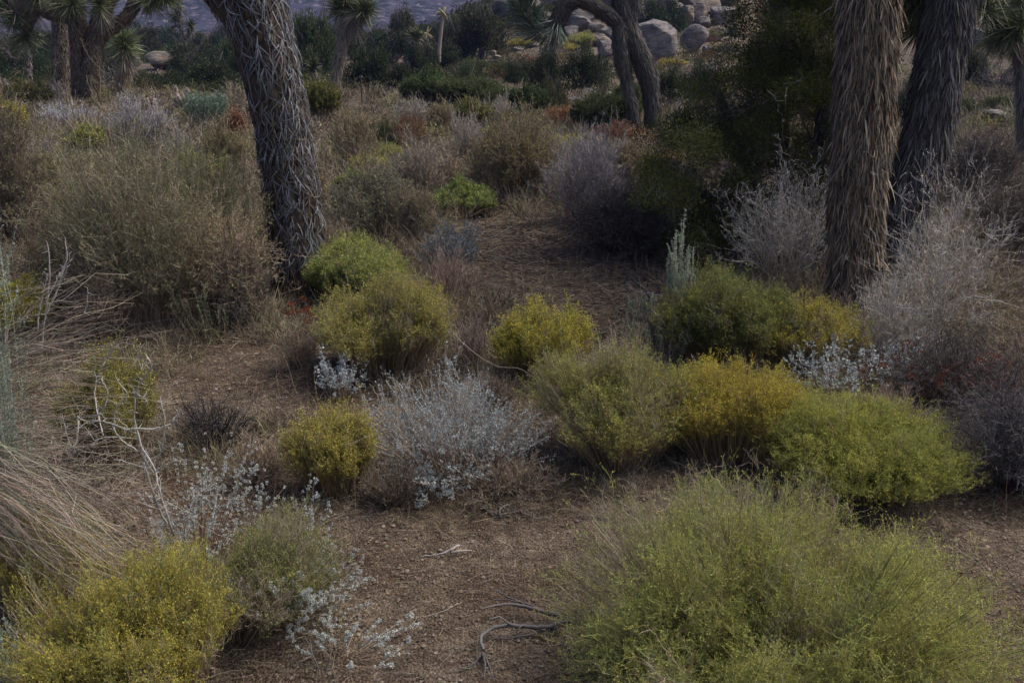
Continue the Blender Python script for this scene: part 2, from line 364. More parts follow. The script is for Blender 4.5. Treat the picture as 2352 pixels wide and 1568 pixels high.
def g_twig(rng, r, h, d, n=70, clumps=1, ch=(5, 4, 3), c0=GREYT, c1=WHITET, wob=.32, ang=.5, up=.3, leaf=0, cl=((.2, .2, .08),), w0=3.2,
           lean=(0, 0), lf=(.55, .5, .5), name='leaves', lsz=1.0, tuft=0, ctf=((.2, .08, .04),), arch=.12, t0=.25):
    st, fo = MB(), MB()
    P = wobble(dome_stems(rng, r, h, n, 8, lean=lean, arch=arch, wob=.1, clumps=clumps), rng, wob * .35)
    mw = max(.0013, .00031 * d); W = np.linspace(w0 * .0013, w0 * .0008, 8)[None] * np.ones((n, 1)); W = np.maximum(W, mw * 1.3)
    if d < 9 and w0 > 2.5: tubes(st, P, W * .5, jit(rng, c0, n, .2), jit(rng, mix(c0, c1, .6), n, .15), 4)
    else: ribbons(st, P, W, jit(rng, c0, n, .2), jit(rng, mix(c0, c1, .6), n, .15), rng)
    cur, Wc = P, W
    for lv, c in enumerate(ch):
        cur, Wc, _ = grow(rng, cur, Wc, c, t0, 1, lf[lv], ang, up, 5 if lv == 0 else 4, wob, .7)
        Wc = np.maximum(Wc, mw * (1 if lv < len(ch) - 1 else .8))
        f = (lv + 1) / len(ch)
        ribbons(st, cur, Wc, jit(rng, mix(c0, c1, f * .8), len(cur), .2), jit(rng, mix(c0, c1, f), len(cur), .18), rng)
    out = [('stems', st, M_TWIG)]
    LL = max(.008, .0024 * d) * lsz
    if leaf:
        ip = np.repeat(np.arange(len(cur)), leaf); tt = rng.uniform(.15, 1, len(ip)); p, T = sample(cur, ip, tt)
        keep = rng.random(len(p)) < np.clip(.25 + p[:, 2] / h, 0, 1); p, T = p[keep], T[keep]
        blades(fo, p, T * .5 + rng.normal(size=p.shape) * .6 + A([0, 0, .2]), LL * rng.uniform(.6, 1.3, len(p)), LL * .42, pal(rng, cl, len(p), .18), rng)
        out.append((name, fo, M_LEAF))
    if tuft:
        tf = MB(); e = P[rng.random(n) < .9, -1]; e = np.concatenate([e, cur[rng.random(len(cur)) < .06, -1]])
        e = np.repeat(e, tuft, 0)
        blades(tf, e + rng.normal(size=e.shape) * LL * .7, rng.normal(size=e.shape), LL, LL * .7, pal(rng, ctf, len(e), .2), rng)
        out.append(('seed_heads', tf, M_LEAF))
    return out
def g_oak(rng, r, h, d, n=2600, cl=((.05, .068, .03), (.075, .085, .04), (.04, .055, .03)), lsz=.06, cs=(.13, .11, .10), nl=34, fill=.5, dead=.05):
    st, fo = MB(), MB()
    nb = 16; a = rng.uniform(0, 6.28, nb); q = rng.uniform(.3, .8, nb)
    e = np.column_stack([np.cos(a) * q * r, np.sin(a) * q * r, h * rng.uniform(.45, .9, nb)]); b = np.column_stack([rng.normal(size=(nb, 2)) * .08 * r, np.zeros(nb)])
    P = wobble(bez(b, b * .6 + e * .4 + A([0, 0, .1 * h]), e, 6), rng, .35)
    tubes(st, P, np.linspace(.028, .01, 6)[None] * r, jit(rng, cs, nb), jit(rng, cs, nb), 5)
    Q, Wq, _ = grow(rng, P, .016 * r * np.ones((nb, 6)), 7, .3, 1, .5, .7, .2, 4, .5); ribbons(st, Q, Wq * .8, jit(rng, cs, len(Q)), jit(rng, cs, len(Q)), rng)
    # clumps of leaves through the volume
    g = unit(rng.normal(size=(nl, 3))); g[:, 2] = np.abs(g[:, 2]) * 1.1 - .12; rr = rng.uniform(.45, .88, (nl, 1))
    c = g * rr * A([r, r, h * .9]) + A([0, 0, .1 * h]); cr = rng.uniform(.2, .36, nl)
    i = rng.integers(0, nl, n); off = unit(rng.normal(size=(n, 3))) * (rng.random((n, 1)) ** fill) * cr[i][:, None]
    p = c[i] + off * A([r, r, h * .75]); p[:, 2] = np.maximum(p[:, 2], .02 * h)
    tone = rng.uniform(.75, 1.3, nl)[i][:, None]
    col = pal(rng, cl, n, .15) * tone
    if dead: col = np.where(rng.random((n, 1)) < dead, jit(rng, (.2, .17, .14), n), col)
    blades(fo, p, off / .3 + rng.normal(size=p.shape) * .6 + A([0, 0, .3]), lsz * rng.uniform(.6, 1.4, n), lsz * .5, col, rng)
    return [('branches', st, M_TWIG), ('foliage', fo, M_LEAF)]
def g_sage(rng, r, h, d, n=90, lf=26, c0=(.24, .2, .16), cl=((.30, .35, .27), (.25, .31, .24), (.36, .38, .28)), lean=(0, 0), spread=1.0, tmin=.3):
    st, fo = MB(), MB()
    a = rng.uniform(0, 6.28, n); q = np.sqrt(rng.random(n))
    b = np.column_stack([np.cos(a) * q * r * .5, np.sin(a) * q * r * .5, np.zeros(n)])
    e = np.column_stack([np.cos(a) * q * r * spread + lean[0], np.sin(a) * q * r * spread + lean[1], h * rng.uniform(.6, 1.0, n)])
    P = wobble(bez(b, mix(b, e, .5) * A([1.1, 1.1, 1]), e, 7), rng, .06)
    w = max(.002, .0004 * d)
    ribbons(st, P, np.linspace(w * 1.6, w, 7)[None], jit(rng, c0, n), jit(rng, cl[0], n), rng)
    Q, Wq, _ = grow(rng, P, w * np.ones((n, 7)), 4, .4, .9, .22, .25, .5, 4, .1)
    ribbons(st, Q, Wq, jit(rng, cl[1], len(Q)), jit(rng, cl[0], len(Q)), rng)
    LL = max(.012, .003 * d)
    for X, m_ in ((P, lf), (Q, lf // 4)):
        ip = np.repeat(np.arange(len(X)), m_); t = rng.uniform(tmin if X is P else .1, 1, len(ip)); p, T = sample(X, ip, t)
        blades(fo, p, T * .8 + rng.normal(size=p.shape) * .45, LL * rng.uniform(.6, 1.2, len(p)), LL * .3, pal(rng, cl, len(p), .14), rng)
    return [('stems', st, M_STEM), ('leaves', fo, M_LEAF)]
def g_whiteleaf(rng, r, h, d, n=160, ch=6, clus=5, cl=((.50, .56, .57), (.42, .49, .51), (.58, .62, .60)), cs=(.36, .27, .20), lsz=1.0, lean=(0, 0), arch=.05):
    st, fo = MB(), MB()
    P = dome_stems(rng, r, h, n, 7, lump=.25, wob=.1, lean=lean, arch=arch, clumps=5, tall=.12); w = max(.0022, .0004 * d)
    ribbons(st, P, np.linspace(1.5 * w, w * .9, 7)[None], jit(rng, mix(cs, (.2, .14, .1), .4), n, .2), jit(rng, cs, n, .2), rng)
    Q, Wq, t = grow(rng, P, w * np.ones((n, 7)), ch, .35, 1, .28, .45, .35, 4, .25, .8, .2)
    ribbons(st, Q, Wq, jit(rng, cs, len(Q), .2), jit(rng, (.42, .38, .34), len(Q), .2), rng)
    LL = max(.011, .0028 * d) * lsz
    for X, m_, tm in ((Q, clus, .35), (P, clus * 2, .6)):
        ip = np.repeat(np.arange(len(X)), m_); tt = tm + (1 - tm) * np.sqrt(rng.random(len(ip))); tt = np.round(tt * 7) / 7
        p, T = sample(X, ip, np.clip(tt + rng.normal(size=len(ip)) * .015, 0, 1))
        ok = p[:, 2] > .12 * h; p, T = p[ok], T[ok]
        dd = unit(rng.normal(size=p.shape)) + T * .35 + A([0, 0, .25]); tn = rng.uniform(.55, 1.15, len(X))[ip][ok][:, None]
        blades(fo, p, dd, LL * rng.uniform(.45, 1.5, len(p)), LL * .48, pal(rng, cl, len(p), .1) * tn, rng)
    return [('stems', st, M_STEM), ('leaves', fo, M_LEAF)]
def g_cholla(rng, r, h, d, n=30, c=((.34, .25, .20), (.27, .2, .165), (.40, .32, .26))):
    st, sp = MB(), MB()
    a = rng.uniform(0, 6.28, n); q = rng.uniform(.1, 1, n)
    b = np.column_stack([np.cos(a) * q * r * .4, np.sin(a) * q * r * .4, h * rng.uniform(0, .5, n)])
    e = b + unit(np.column_stack([np.cos(a) * q, np.sin(a) * q, rng.uniform(.2, 1.2, n)])) * rng.uniform(.3, .55, (n, 1)) * A([r, r, h])
    P = wobble(bez(b, mix(b, e, .5) + A([0, 0, .05]), e, 6), rng, .3)
    Q, _, _ = grow(rng, P, np.ones((n, 6)), 3, .6, 1, .5, .8, .3, 5, .1)
    for X in (P, Q):
        R = A([.05, .06, .065, .06, .05, .02])[:X.shape[1]] if X is P else A([.045, .055, .055, .05, .015])
        tubes(st, X, R[None] * r * 1.35, pal(rng, c, len(X)), pal(rng, c, len(X)), 7, rough=.08, rng=rng)
        ip = np.repeat(np.arange(len(X)), 50); p, T = sample(X, ip, rng.random(len(ip)))
        nn = unit(np.cross(T, rng.normal(size=T.shape)))
        blades(sp, p + nn * .06 * r, nn + rng.normal(size=nn.shape) * .3, .075 * r, .018 * r, jit(rng, (.42, .36, .29), len(p), .15), rng)
    return [('stems', st, M_WOOD), ('spines', sp, M_STEM)]

YG = dict(ct=((.20, .24, .05), (.30, .30, .045), (.15, .20, .06)))
KINDS = {   # kind: object name, category, builder, settings
 'broom':   ('broom_shrub', 'shrub', g_broom, dict(ct=((.27, .31, .09), (.37, .37, .10), (.21, .25, .10)), fl=.9)),
 'yellow':  ('rabbitbrush', 'shrub', g_broom, dict(ct=((.33, .30, .07), (.40, .35, .07), (.26, .25, .08)), cf=((.56, .47, .08), (.50, .44, .10)), fl=1.1, cm=(.34, .27, .15), tmin=.6)),
 'gold':    ('rabbitbrush', 'shrub', g_broom, dict(ct=((.37, .31, .07), (.42, .34, .07), (.30, .28, .08)), cf=((.66, .52, .07), (.60, .47, .07)), fl=1.2, cm=(.35, .27, .15), tmin=.6)),
 'olive':   ('rabbitbrush', 'shrub', g_broom, dict(ct=((.13, .13, .045), (.17, .16, .05), (.10, .11, .04)), fl=.15, cm=(.11, .11, .05))),
 'green':   ('green_shrub', 'shrub', g_broom, dict(ct=((.07, .10, .04), (.10, .13, .05), (.06, .085, .04)), cm=(.09, .10, .05), fl=0, dry=.05, tmin=.25, tw=9)),
 'grey':    ('dead_shrub', 'shrub', g_twig, dict(c0=(.21, .185, .16), c1=(.48, .43, .36), up=.5, wob=.26, clumps=4)),
 'dark':    ('dead_shrub', 'shrub', g_twig, dict(c0=(.07, .062, .06), c1=(.13, .12, .12), up=.1, wob=.5)),
 'tan':     ('blackbrush', 'shrub', g_twig, dict(c0=(.20, .16, .12), c1=(.34, .27, .20), leaf=2, clumps=5, cl=((.25, .225, .11), (.30, .25, .14)), up=.4, wob=.25)),
 'mauve':   ('blackbrush', 'shrub', g_twig, dict(c0=(.21, .17, .14), c1=(.42, .33, .235), leaf=1, cl=((.36, .29, .18), (.30, .26, .14)), up=.45, wob=.25, clumps=5)),
 'rust':    ('buckwheat', 'plant', g_twig, dict(c0=(.2, .14, .09), c1=(.26, .15, .09), up=.5, ch=(4, 3), lf=(.4, .4), tuft=7, ctf=((.20, .085, .05), (.16, .07, .042), (.24, .125, .07)))),
 'oak':     ('scrub_oak', 'bush', g_oak, dict(cl=((.040, .060, .027), (.058, .075, .034), (.032, .047, .024)))),
 'oakb':    ('scrub_oak', 'bush', g_oak, dict(cl=((.075, .105, .035), (.10, .125, .045), (.055, .08, .03)))),
 'juniper': ('juniper_bush', 'bush', g_oak, dict(cl=((.045, .06, .022), (.06, .07, .025), (.07, .068, .025)), fill=.6, dead=.12)),
 'sage':    ('sagebrush', 'shrub', g_sage, dict()),
 'cholla':  ('cholla_cactus', 'cactus', g_cholla, dict()),
}
PROTO = {}
PLACES = [(.3, 8.6, 1.8), (1.1, 8.0, 1.8), (.9, 7.0, 1.5), (.4, 9.6, 1.7), (1.4, 9.2, 1.8), (.6, 6.4, 1.1), (-1.2, 5.6, .9), (-.02, 4.4, .5), (2.3, 6.3, .6), (2.1, 7.9, .6), (2.5, 9.0, 1.4), (-1.5, 7.2, .7)]
FAR = {'broom': dict(n=420, tw=6, lf=2), 'yellow': dict(n=420, tw=6, lf=2), 'gold': dict(n=420, tw=6, lf=2), 'olive': dict(n=420, tw=6, lf=2),
       'green': dict(n=520, tw=8, lf=2), 'sage': dict(n=70, lf=16)}
COUNT = [0]
def shrub(kind, cx, yb, w, yt, label, group=None, seed=None, inset=.55, near=13.0, **kw):
    name, cat, gen, base = KINDS[kind]
    P = at(cx, yb); rg = ray(cx, yb); dist = P[1]
    r = w / 2 / F0 * math.hypot(P[1], CH * .7)
    dirh = unit(A([P[0], P[1]])); xy = P[:2] + dirh * r * inset
    gz = float(tz(*xy))
    d = ray(cx, yt); top = ORI + d * (np.hypot(*xy) / math.hypot(d[0], d[1]))
    h = max(.12, top[2] - gz)
    if gen is g_oak: h *= 1.22; r *= 1.1
    COUNT[0] += 1; sd_ = seed if seed is not None else COUNT[0] * 13 + 5
    rng = np.random.default_rng(sd_)
    if dist < near:
        o = thing(name, label, cat, (xy[0], xy[1], gz - .01), group); PLACES.append((xy[0], xy[1], r))
        put(gen(rng, r, h, dist, **{**base, **kw}), o)
    else:
        v = sd_ % 2; key = (kind, v, dist > 32)
        if key not in PROTO:
            pr = np.random.default_rng(900 + v + len(PROTO))
            k2 = {**base, **FAR.get(kind, {})}
            if gen is g_oak: k2['n'] = 9500; k2['lsz'] = .066 if dist > 32 else .05
            dd = (38 if dist > 32 else 20) / max(r, .4)
            if gen is g_cholla: dd = 20
            PROTO[key] = [(n_, mb.mesh(n_, mt), mt) for n_, mb, mt in gen(pr, 1.0, 1.0, min(dd, 26), **k2)]
        o = thing(name, label, cat, (xy[0], xy[1], gz - .02), group, rng.uniform(0, 6.28), (r, r, h))
        put(PROTO[key], o)
    return o

# ------------------------------------------------------------------ ground, mountain, boulders
def axis(lo, hi, c0, c1, fine, gr):
    a = list(np.arange(c0, c1, fine)); s = fine
    while a[-1] < hi: s *= gr; a.append(a[-1] + s)
    s = fine; b = []
    x = c0
    while x > lo: s *= gr; x -= s; b.append(x)
    return A(b[::-1] + a)
def grid_mesh(name, X, Y, Z, mat, smooth=True):
    ny, nx = X.shape
    mb = MB(); V = np.stack([X, Y, Z], -1).reshape(-1, 3)
    i = (np.arange(ny - 1)[:, None] * nx + np.arange(nx - 1)[None]).ravel()
    mb.add(V, np.stack([i, i + 1, i + 1 + nx, i + nx], 1), (.2, .15, .1))
    return mb.mesh(name, mat, smooth)
gx, gy = axis(-2600, 2600, -3.6, 3.9, .022, 1.045), axis(-40, 2600, 2.0, 9.0, .022, 1.03)
GX, GY = np.meshgrid(gx, gy)
near_w = np.clip((16 - np.hypot(GX, GY)) / 8, 0, 1)
GZ = tz(GX, GY) + near_w * (.011 * fbm(GX * 6, GY * 6, 3, 4) + .006 * np.abs(vn(GX * 21, GY * 21, 5)) - .004)
lab(link('ground', grid_mesh('ground', GX, GY, GZ, M_GROUND)), 'brown gravelly desert ground between the shrubs', None, None, 'structure')
mx, my = np.meshgrid(np.linspace(-1500, 1500, 260), np.linspace(330, 1900, 160))
ms = np.clip((my - 360 - 60 * vn(mx * .004, my * .004)) / 1100, 0, 1)
mz = -4 + 5 * np.clip((my - 330) / 60, 0, 1) + 420 * ms ** 1.15 * (1 + .25 * vn(mx * .0035, my * .002)) + ms ** .5 * 45 * fbm(mx * .011, my * .008, 2, 5)
lab(link('mountain', grid_mesh('mountain', mx, my, mz, mat_mountain())), 'blue hazy mountainside dotted with scrub', None, None, 'structure')

def rock_mesh(seed, sub, dims, cuts=7, rough=.1):
    rng = np.random.default_rng(seed); bm = bmesh.new(); bmesh.ops.create_icosphere(bm, subdivisions=sub, radius=1)
    V = A([v.co[:] for v in bm.verts])
    V = V * (1 + .22 * vn(V[:, 0] * 1.3 + seed, V[:, 1] * 1.3, V[:, 2] * 1.3))[:, None]
    for _ in range(cuts):
        nn = unit(rng.normal(size=3) * A([1, 1, .8])); off = rng.uniform(.5, .85)
        dd = V @ nn - off; V = V - np.where(dd > 0, dd * .93, 0)[:, None] * nn
    V = V * (1 + rough * fbm(V[:, 0] * 3 + seed, V[:, 1] * 3, V[:, 2] * 3, 4) + rough * .35 * np.abs(fbm(V[:, 0] * 8, V[:, 1] * 8 + seed, V[:, 2] * 8, 3)))[:, None]
    V = V / np.abs(V).max(0) * A(dims)
    for v, c in zip(bm.verts, V): v.co = c
    me = bpy.data.meshes.new('boulder'); bm.to_mesh(me); bm.free()
    me.polygons.foreach_set('use_smooth', np.ones(len(me.polygons), bool))
    return me
def boulder(cx, yb, w, yt, label, seed, mat=None, Y=None, cuts=7, rough=.07, tilt=0, depth=.8, group='granite boulders', sub=5, name='boulder'):
    if Y is None: P = at(cx, yb)
    else:
        P = at(cx, max(yb, -60))
    s = P[1] * 1.01 / F0
    hw, hh = w / 2 * s, (yb - yt) / 2 * s
    me = rock_mesh(seed, sub, (hw, hw * depth, hh * 1.12), cuts, rough); me.materials.append(mat or M_ROCK)
    o = link(name, me); o.location = (P[0], P[1] + hw * depth * .8, P[2] + hh * .9); o.rotation_euler = (0, tilt, 0)
    return lab(o, label, 'boulder', group)

# ------------------------------------------------------------------ joshua trees
def spline(pts, n):
    pts = np.asarray(pts, float); k = len(pts)
    L = np.concatenate([[0], np.cumsum(np.linalg.norm(np.diff(pts[:, :3], axis=0), axis=1))]); L /= L[-1]
    s = np.linspace(0, 1, n); out = []
    for t in s:
        i = min(max(np.searchsorted(L, t, 'right') - 1, 0), k - 2); u = (t - L[i]) / (L[i + 1] - L[i] + 1e-9)
        p0, p1, p2, p3 = pts[max(i - 1, 0)], pts[i], pts[i + 1], pts[min(i + 2, k - 1)]
        out.append(.5 * (2 * p1 + (p2 - p0) * u + (2 * p0 - 5 * p1 + 4 * p2 - p3) * u * u + (3 * p1 - 3 * p2 + p3 - p0) * u ** 3))
    return A(out)
class Limb:
    def __init__(s, pts, n=40):
        q = spline(pts, n); s.P, s.R = q[:, :3], q[:, 3]
        s.T = unit(np.gradient(s.P, axis=0)); ref = A([0.05, 1.0, 0.02])
        s.E1 = unit(np.cross(s.T, ref)); s.E2 = np.cross(s.E1, s.T)
        s.L = np.linalg.norm(np.diff(s.P, axis=0), axis=1).sum(); s.n = n
    def at(s, t, ph, off=0.0):
        f = np.clip(t, 0, 1) * (s.n - 1); i = np.minimum(f.astype(int), s.n - 2); u = (f - i)[..., None]
        g = lambda Q: Q[i] * (1 - u) + Q[i + 1] * u
        N = unit(g(s.E1) * np.cos(ph)[..., None] + g(s.E2) * np.sin(ph)[..., None]); R = s.R[i] * (1 - u[..., 0]) + s.R[i + 1] * u[..., 0]
        return g(s.P) + N * (R + off)[..., None], N, unit(g(s.T)), R
def limb_tube(mb, lb, m=22, lump=.06, seed=0):
    k = lb.n; a = np.linspace(0, 2 * np.pi, m, endpoint=False)
    N = lb.E1[:, None] * np.cos(a)[None, :, None] + lb.E2[:, None] * np.sin(a)[None, :, None]
    B = lb.P[:, None] + N * lb.R[:, None, None]
    s = 1 / lb.R.mean()
    V = B + N * (lb.R[:, None] * lump * fbm(B[..., 0] * s * 1.6 + seed, B[..., 1] * s * 1.6, B[..., 2] * s * 1.2, 4))[..., None]
    b = np.arange(k - 1)[:, None] * m; j = np.arange(m)
    F = np.stack([b + j, b + (j + 1) % m, b + m + (j + 1) % m, b + m + j], -1).reshape(-1, 4)
    mb.add(V, F, (.1, .07, .05))
SHAGC = ((.21, .17, .13), (.27, .22, .165), (.15, .12, .095), (.33, .285, .235), (.19, .175, .165))
GREYC = ((.118, .122, .134), (.17, .174, .187), (.07, .069, .072), (.235, .237, .247), (.11, .09, .07))
def shag(mb, lb, rng, n, L=.24, w=.011, cols=SHAGC, t0=0, t1=1, lean=.3, side=.3, fade=1.0, off=-.01):
    t = rng.uniform(t0, t1, n); ph = rng.uniform(0, 2 * np.pi, n)
    p, N, T, R = lb.at(t, ph, off * np.ones(n)); S = np.cross(T, N)
    D = unit(-T + N * (lean * rng.uniform(.2, 2.0, n))[:, None] + S * (side * rng.normal(size=n))[:, None])
    Ls = L * rng.uniform(.5, 1.25, n); k = 4
    s = np.linspace(0, 1, k)[None, :, None]
    Q = p[:, None] + D[:, None] * Ls[:, None, None] * s + (A([0, 0, -.22]) - N * .12)[:, None] * Ls[:, None, None] * s ** 2
    W = w * rng.uniform(.6, 1.3, (n, 1)) * A([1.1, 1, .75, .15])[None]
    Sx = unit(S[:, None] + .45 * rng.normal(size=(n, 1, 3)) + 0 * Q) * W[..., None] * .5
    V = np.stack([Q - Sx, Q + Sx], 2); b = (np.arange(n)[:, None] * k + np.arange(k - 1)[None]) * 2
    mb.add(V, np.stack([b, b + 1, b + 3, b + 2], -1).reshape(-1, 4), np.repeat(pal(rng, cols, n, .14), k * 2, 0))
def lattice(mb, lb, rng, n, L=.2, w=.008, cols=GREYC, t0=0, t1=1, side=None, off=.014, ang=.42, curl=.018):
    t = rng.uniform(t0, t1, n * 2); ph = rng.uniform(0, 2 * np.pi, n * 2)
    if side is not None:                                # the side of the trunk that has kept its dead leaves
        keep = rng.random(n * 2) < np.clip(.5 + 1.1 * np.cos(ph - side) + .5 * vn(t * 9, ph * 1.5), .0, 1); t, ph = t[keep], ph[keep]
    t, ph = t[:n], ph[:n]; n = len(t); k = 7; s = np.linspace(0, 1, k)[None]
    R = lb.R.mean(); th = rng.normal(size=n) * ang; bend = rng.normal(size=n) * .45
    Ls = L * rng.uniform(.5, 1.4, n)
    hd = th[:, None] + bend[:, None] * s
    dt = np.cumsum(np.cos(hd), 1) / k * Ls[:, None] / lb.L; dp = np.cumsum(np.sin(hd), 1) / k * Ls[:, None] / R
    o = off * rng.uniform(.2, 1.6, (n, 1)) * (.4 + np.sin(np.pi * s)) + curl * rng.random((n, 1)) * s ** 3
    Q, N, T, _ = lb.at(t[:, None] - dt, ph[:, None] + dp, o)
    G = np.gradient(Q, axis=1); S = unit(np.cross(G, N) + .25 * rng.normal(size=(n, 1, 3)) * np.linalg.norm(G, axis=-1, keepdims=True))
    W = w * rng.uniform(.55, 1.35, (n, 1)) * A([.9, 1, 1, .95, .8, .55, .2])[None]
    V = np.stack([Q - S * W[..., None] * .5, Q + S * W[..., None] * .5], 2)
    b = (np.arange(n)[:, None] * k + np.arange(k - 1)[None]) * 2
    mb.add(V, np.stack([b, b + 1, b + 3, b + 2], -1).reshape(-1, 4), np.repeat(pal(rng, cols, n, .15), k * 2, 0))
GREENC = ((.08, .105, .036), (.115, .13, .045), (.055, .08, .03), (.15, .15, .055))
BLUEC = ((.10, .14, .10), (.14, .18, .125), (.07, .10, .075))
def spikes(mb, p, D, rng, L, w, cols):
    n = len(p); k = 3; s = A([0, .45, 1.])[None, :, None]
    D = unit(D); Ls = (L * rng.uniform(.7, 1.2, n))[:, None, None]
    Q = p[:, None] + D[:, None] * Ls * s + A([0, 0, -.05]) * Ls * s ** 2
    S = unit(np.cross(D, rng.normal(size=(n, 3))))[:, None] * (w * A([1., .8, .05]))[None, :, None] * .5
    V = np.stack([Q - S, Q + S], 2); b = (np.arange(n)[:, None] * k + np.arange(k - 1)[None]) * 2
    mb.add(V, np.stack([b, b + 1, b + 3, b + 2], -1).reshape(-1, 4), np.repeat(pal(rng, cols, n, .15), k * 2, 0))
def head(mb, c, axis_, rng, L=.26, n=150, w=.014, cols=GREENC, ln=.22, dead=None, back=.25):
    ax = unit(A(axis_)); D = unit(rng.normal(size=(n, 3))); D = D + ax * back
    p = np.asarray(c)[None] + ax * (rng.uniform(-1, 1, (n, 1)) * ln * .5) - ax * .02
    spikes(mb, p, D, rng, L, w, cols)
    if dead is not None:
        m = n // 2; D = unit(rng.normal(size=(m, 3)) - ax * 1.6 + A([0, 0, -.3]))
        spikes(dead, np.asarray(c)[None] - ax * (ln * .5 + rng.random((m, 1)) * ln), D, rng, L, w, SHAGC)
def leafy(mb, lb, rng, n, L=.24, w=.014, cols=BLUEC, fwd=.7):
    t = rng.random(n); ph = rng.uniform(0, 6.28, n); p, N, T, _ = lb.at(t, ph, np.zeros(n))
    spikes(mb, p, N + T * fwd + .2 * rng.normal(size=p.shape), rng, L, w, cols)
def px_limb(rows, n=40):                                # rows: (px, py, Y, radius in survey units)
    out = []
    for px, py, Y, r in rows:
        p = pt(px, py, Y); out.append((*p, r * Y * 1.0 / F0))
    return Limb(out, n)
def joshua(label, trunks, heads=(), style='shag', dens=1.0, bark=None, group='joshua trees', leafs=(), hl=.26, hn=150, seed=1, w=None, cols=None, sL=.2, hc=None):
    """trunks / leafs: lists of survey rows; heads: (px, py, Y, axis)"""
    rng = np.random.default_rng(seed)
    x, y, Y, r0 = trunks[0][0]
    b = pt(x, y, Y); b[2] = float(tz(b[0], b[1])); root = thing('joshua_tree', label, 'joshua tree', b, group)
    wd_ = w or max(.010, .0006 * Y)
    def local(n_, mb, mt, par, smooth=False):
        if not mb.n: return None
        mb.v = [V - b.astype(np.float32) for V in mb.v]
        return link(n_, mb.mesh(n_, mt, smooth), par)
    rad0 = px_limb(trunks[0]).R.mean()
    for q, tr in enumerate(trunks):
        bk, dl = MB(), MB(); lb = px_limb(tr); limb_tube(bk, lb, seed=q + seed)
        area = lb.L * lb.R.mean() * 6.28
        if style == 'shag': shag(dl, lb, rng, int(area * 1500 * dens), L=sL, w=wd_, cols=cols or SHAGC)
        if style == 'shag' and Y < 10: shag(dl, lb, rng, int(area * 190), L=.18, w=.014, cols=cols or SHAGC, side=.5, lean=.45)
        if style == 'shag': pass
        elif style == 'lattice': lattice(dl, lb, rng, int(area * 1300 * dens), w=wd_, cols=cols or GREYC)
        else: lattice(dl, lb, rng, int(area * 900 * dens), L=.14, w=wd_, cols=cols or SHAGC, curl=.04)
        par = local('trunk' if q == 0 or tr[0][1] > y - 20 else 'branch', bk, bark or M_BARK, root, True)
        local('dead_leaves', dl, M_STRIP, par)
    for tr in leafs:
        lv = MB(); leafy(lv, px_limb(tr), rng, int(560 * dens), L=hl, w=wd_ * 1.2); local('leafy_branch', lv, M_BLADE, root)
    for px, py, Y_, ax in heads:
        lv, dl = MB(), MB(); head(lv, pt(px, py, Y_), ax, rng, hl, hn, wd_ * 1.25, hc or GREENC, dead=dl)
        par = local('leaf_rosette', lv, M_BLADE, root); local('dead_leaves', dl, M_STRIP, par)
    return root
def Yd(px, py): return float(at(px, py)[1])

# --- the leaning trunk at left: grey dead leaves woven over dark cork
yl = Yd(685, 690) + .2
rng = np.random.default_rng(3)
b0 = pt(685, 712, yl); b0[2] = tz(b0[0], b0[1]); jt = thing('joshua_tree', 'thick joshua trunk leaning left, woven over with curling grey dead leaves', 'joshua tree', b0, 'joshua trees')
bk, dl, bk2, dl2 = MB(), MB(), MB(), MB()
main = px_limb([(690, 735, yl, 84), (686, 690, yl, 71), (684, 600, yl, 62), (670, 450, yl, 61), (648, 300, yl, 61), (616, 150, yl, 65), (580, 0, yl, 69), (540, -150, yl, 66), (505, -330, yl + .1, 58)], 60)
arm = px_limb([(600, 95, yl + .05, 40), (560, 45, yl + .05, 38), (512, 0, yl + .1, 33), (455, -70, yl + .2, 30), (420, -170, yl + .3, 30)], 30)
limb_tube(bk, main, 40, .10, 3); limb_tube(bk2, arm, 26, .08, 5)
lattice(dl, main, rng, 1750, L=.18, w=.0082, side=3.9, t0=.16)
lattice(dl, main, rng, 1700, L=.08, w=.007, t0=.02, t1=.9, ang=.9, cols=((.045, .035, .027), (.07, .055, .042), (.03, .023, .017)))
lattice(dl, main, rng, 500, L=.15, w=.007, t0=.04, t1=.5, ang=.8, cols=((.10, .066, .038), (.13, .085, .05), (.06, .04, .025)))
shag(dl2, arm, rng, 700, L=.16, w=.008, cols=((.13, .08, .045), (.17, .11, .06), (.2, .16, .12)))
for n_, mb, ml in (('trunk', bk, dl), ('branch', bk2, dl2)):
    for m_ in (mb, ml): m_.v = [V - b0.astype(np.float32) for V in m_.v]
    link('dead_leaves', ml.mesh('dead_leaves', M_STRIP), link(n_, mb.mesh(n_, M_BARK, True), jt))
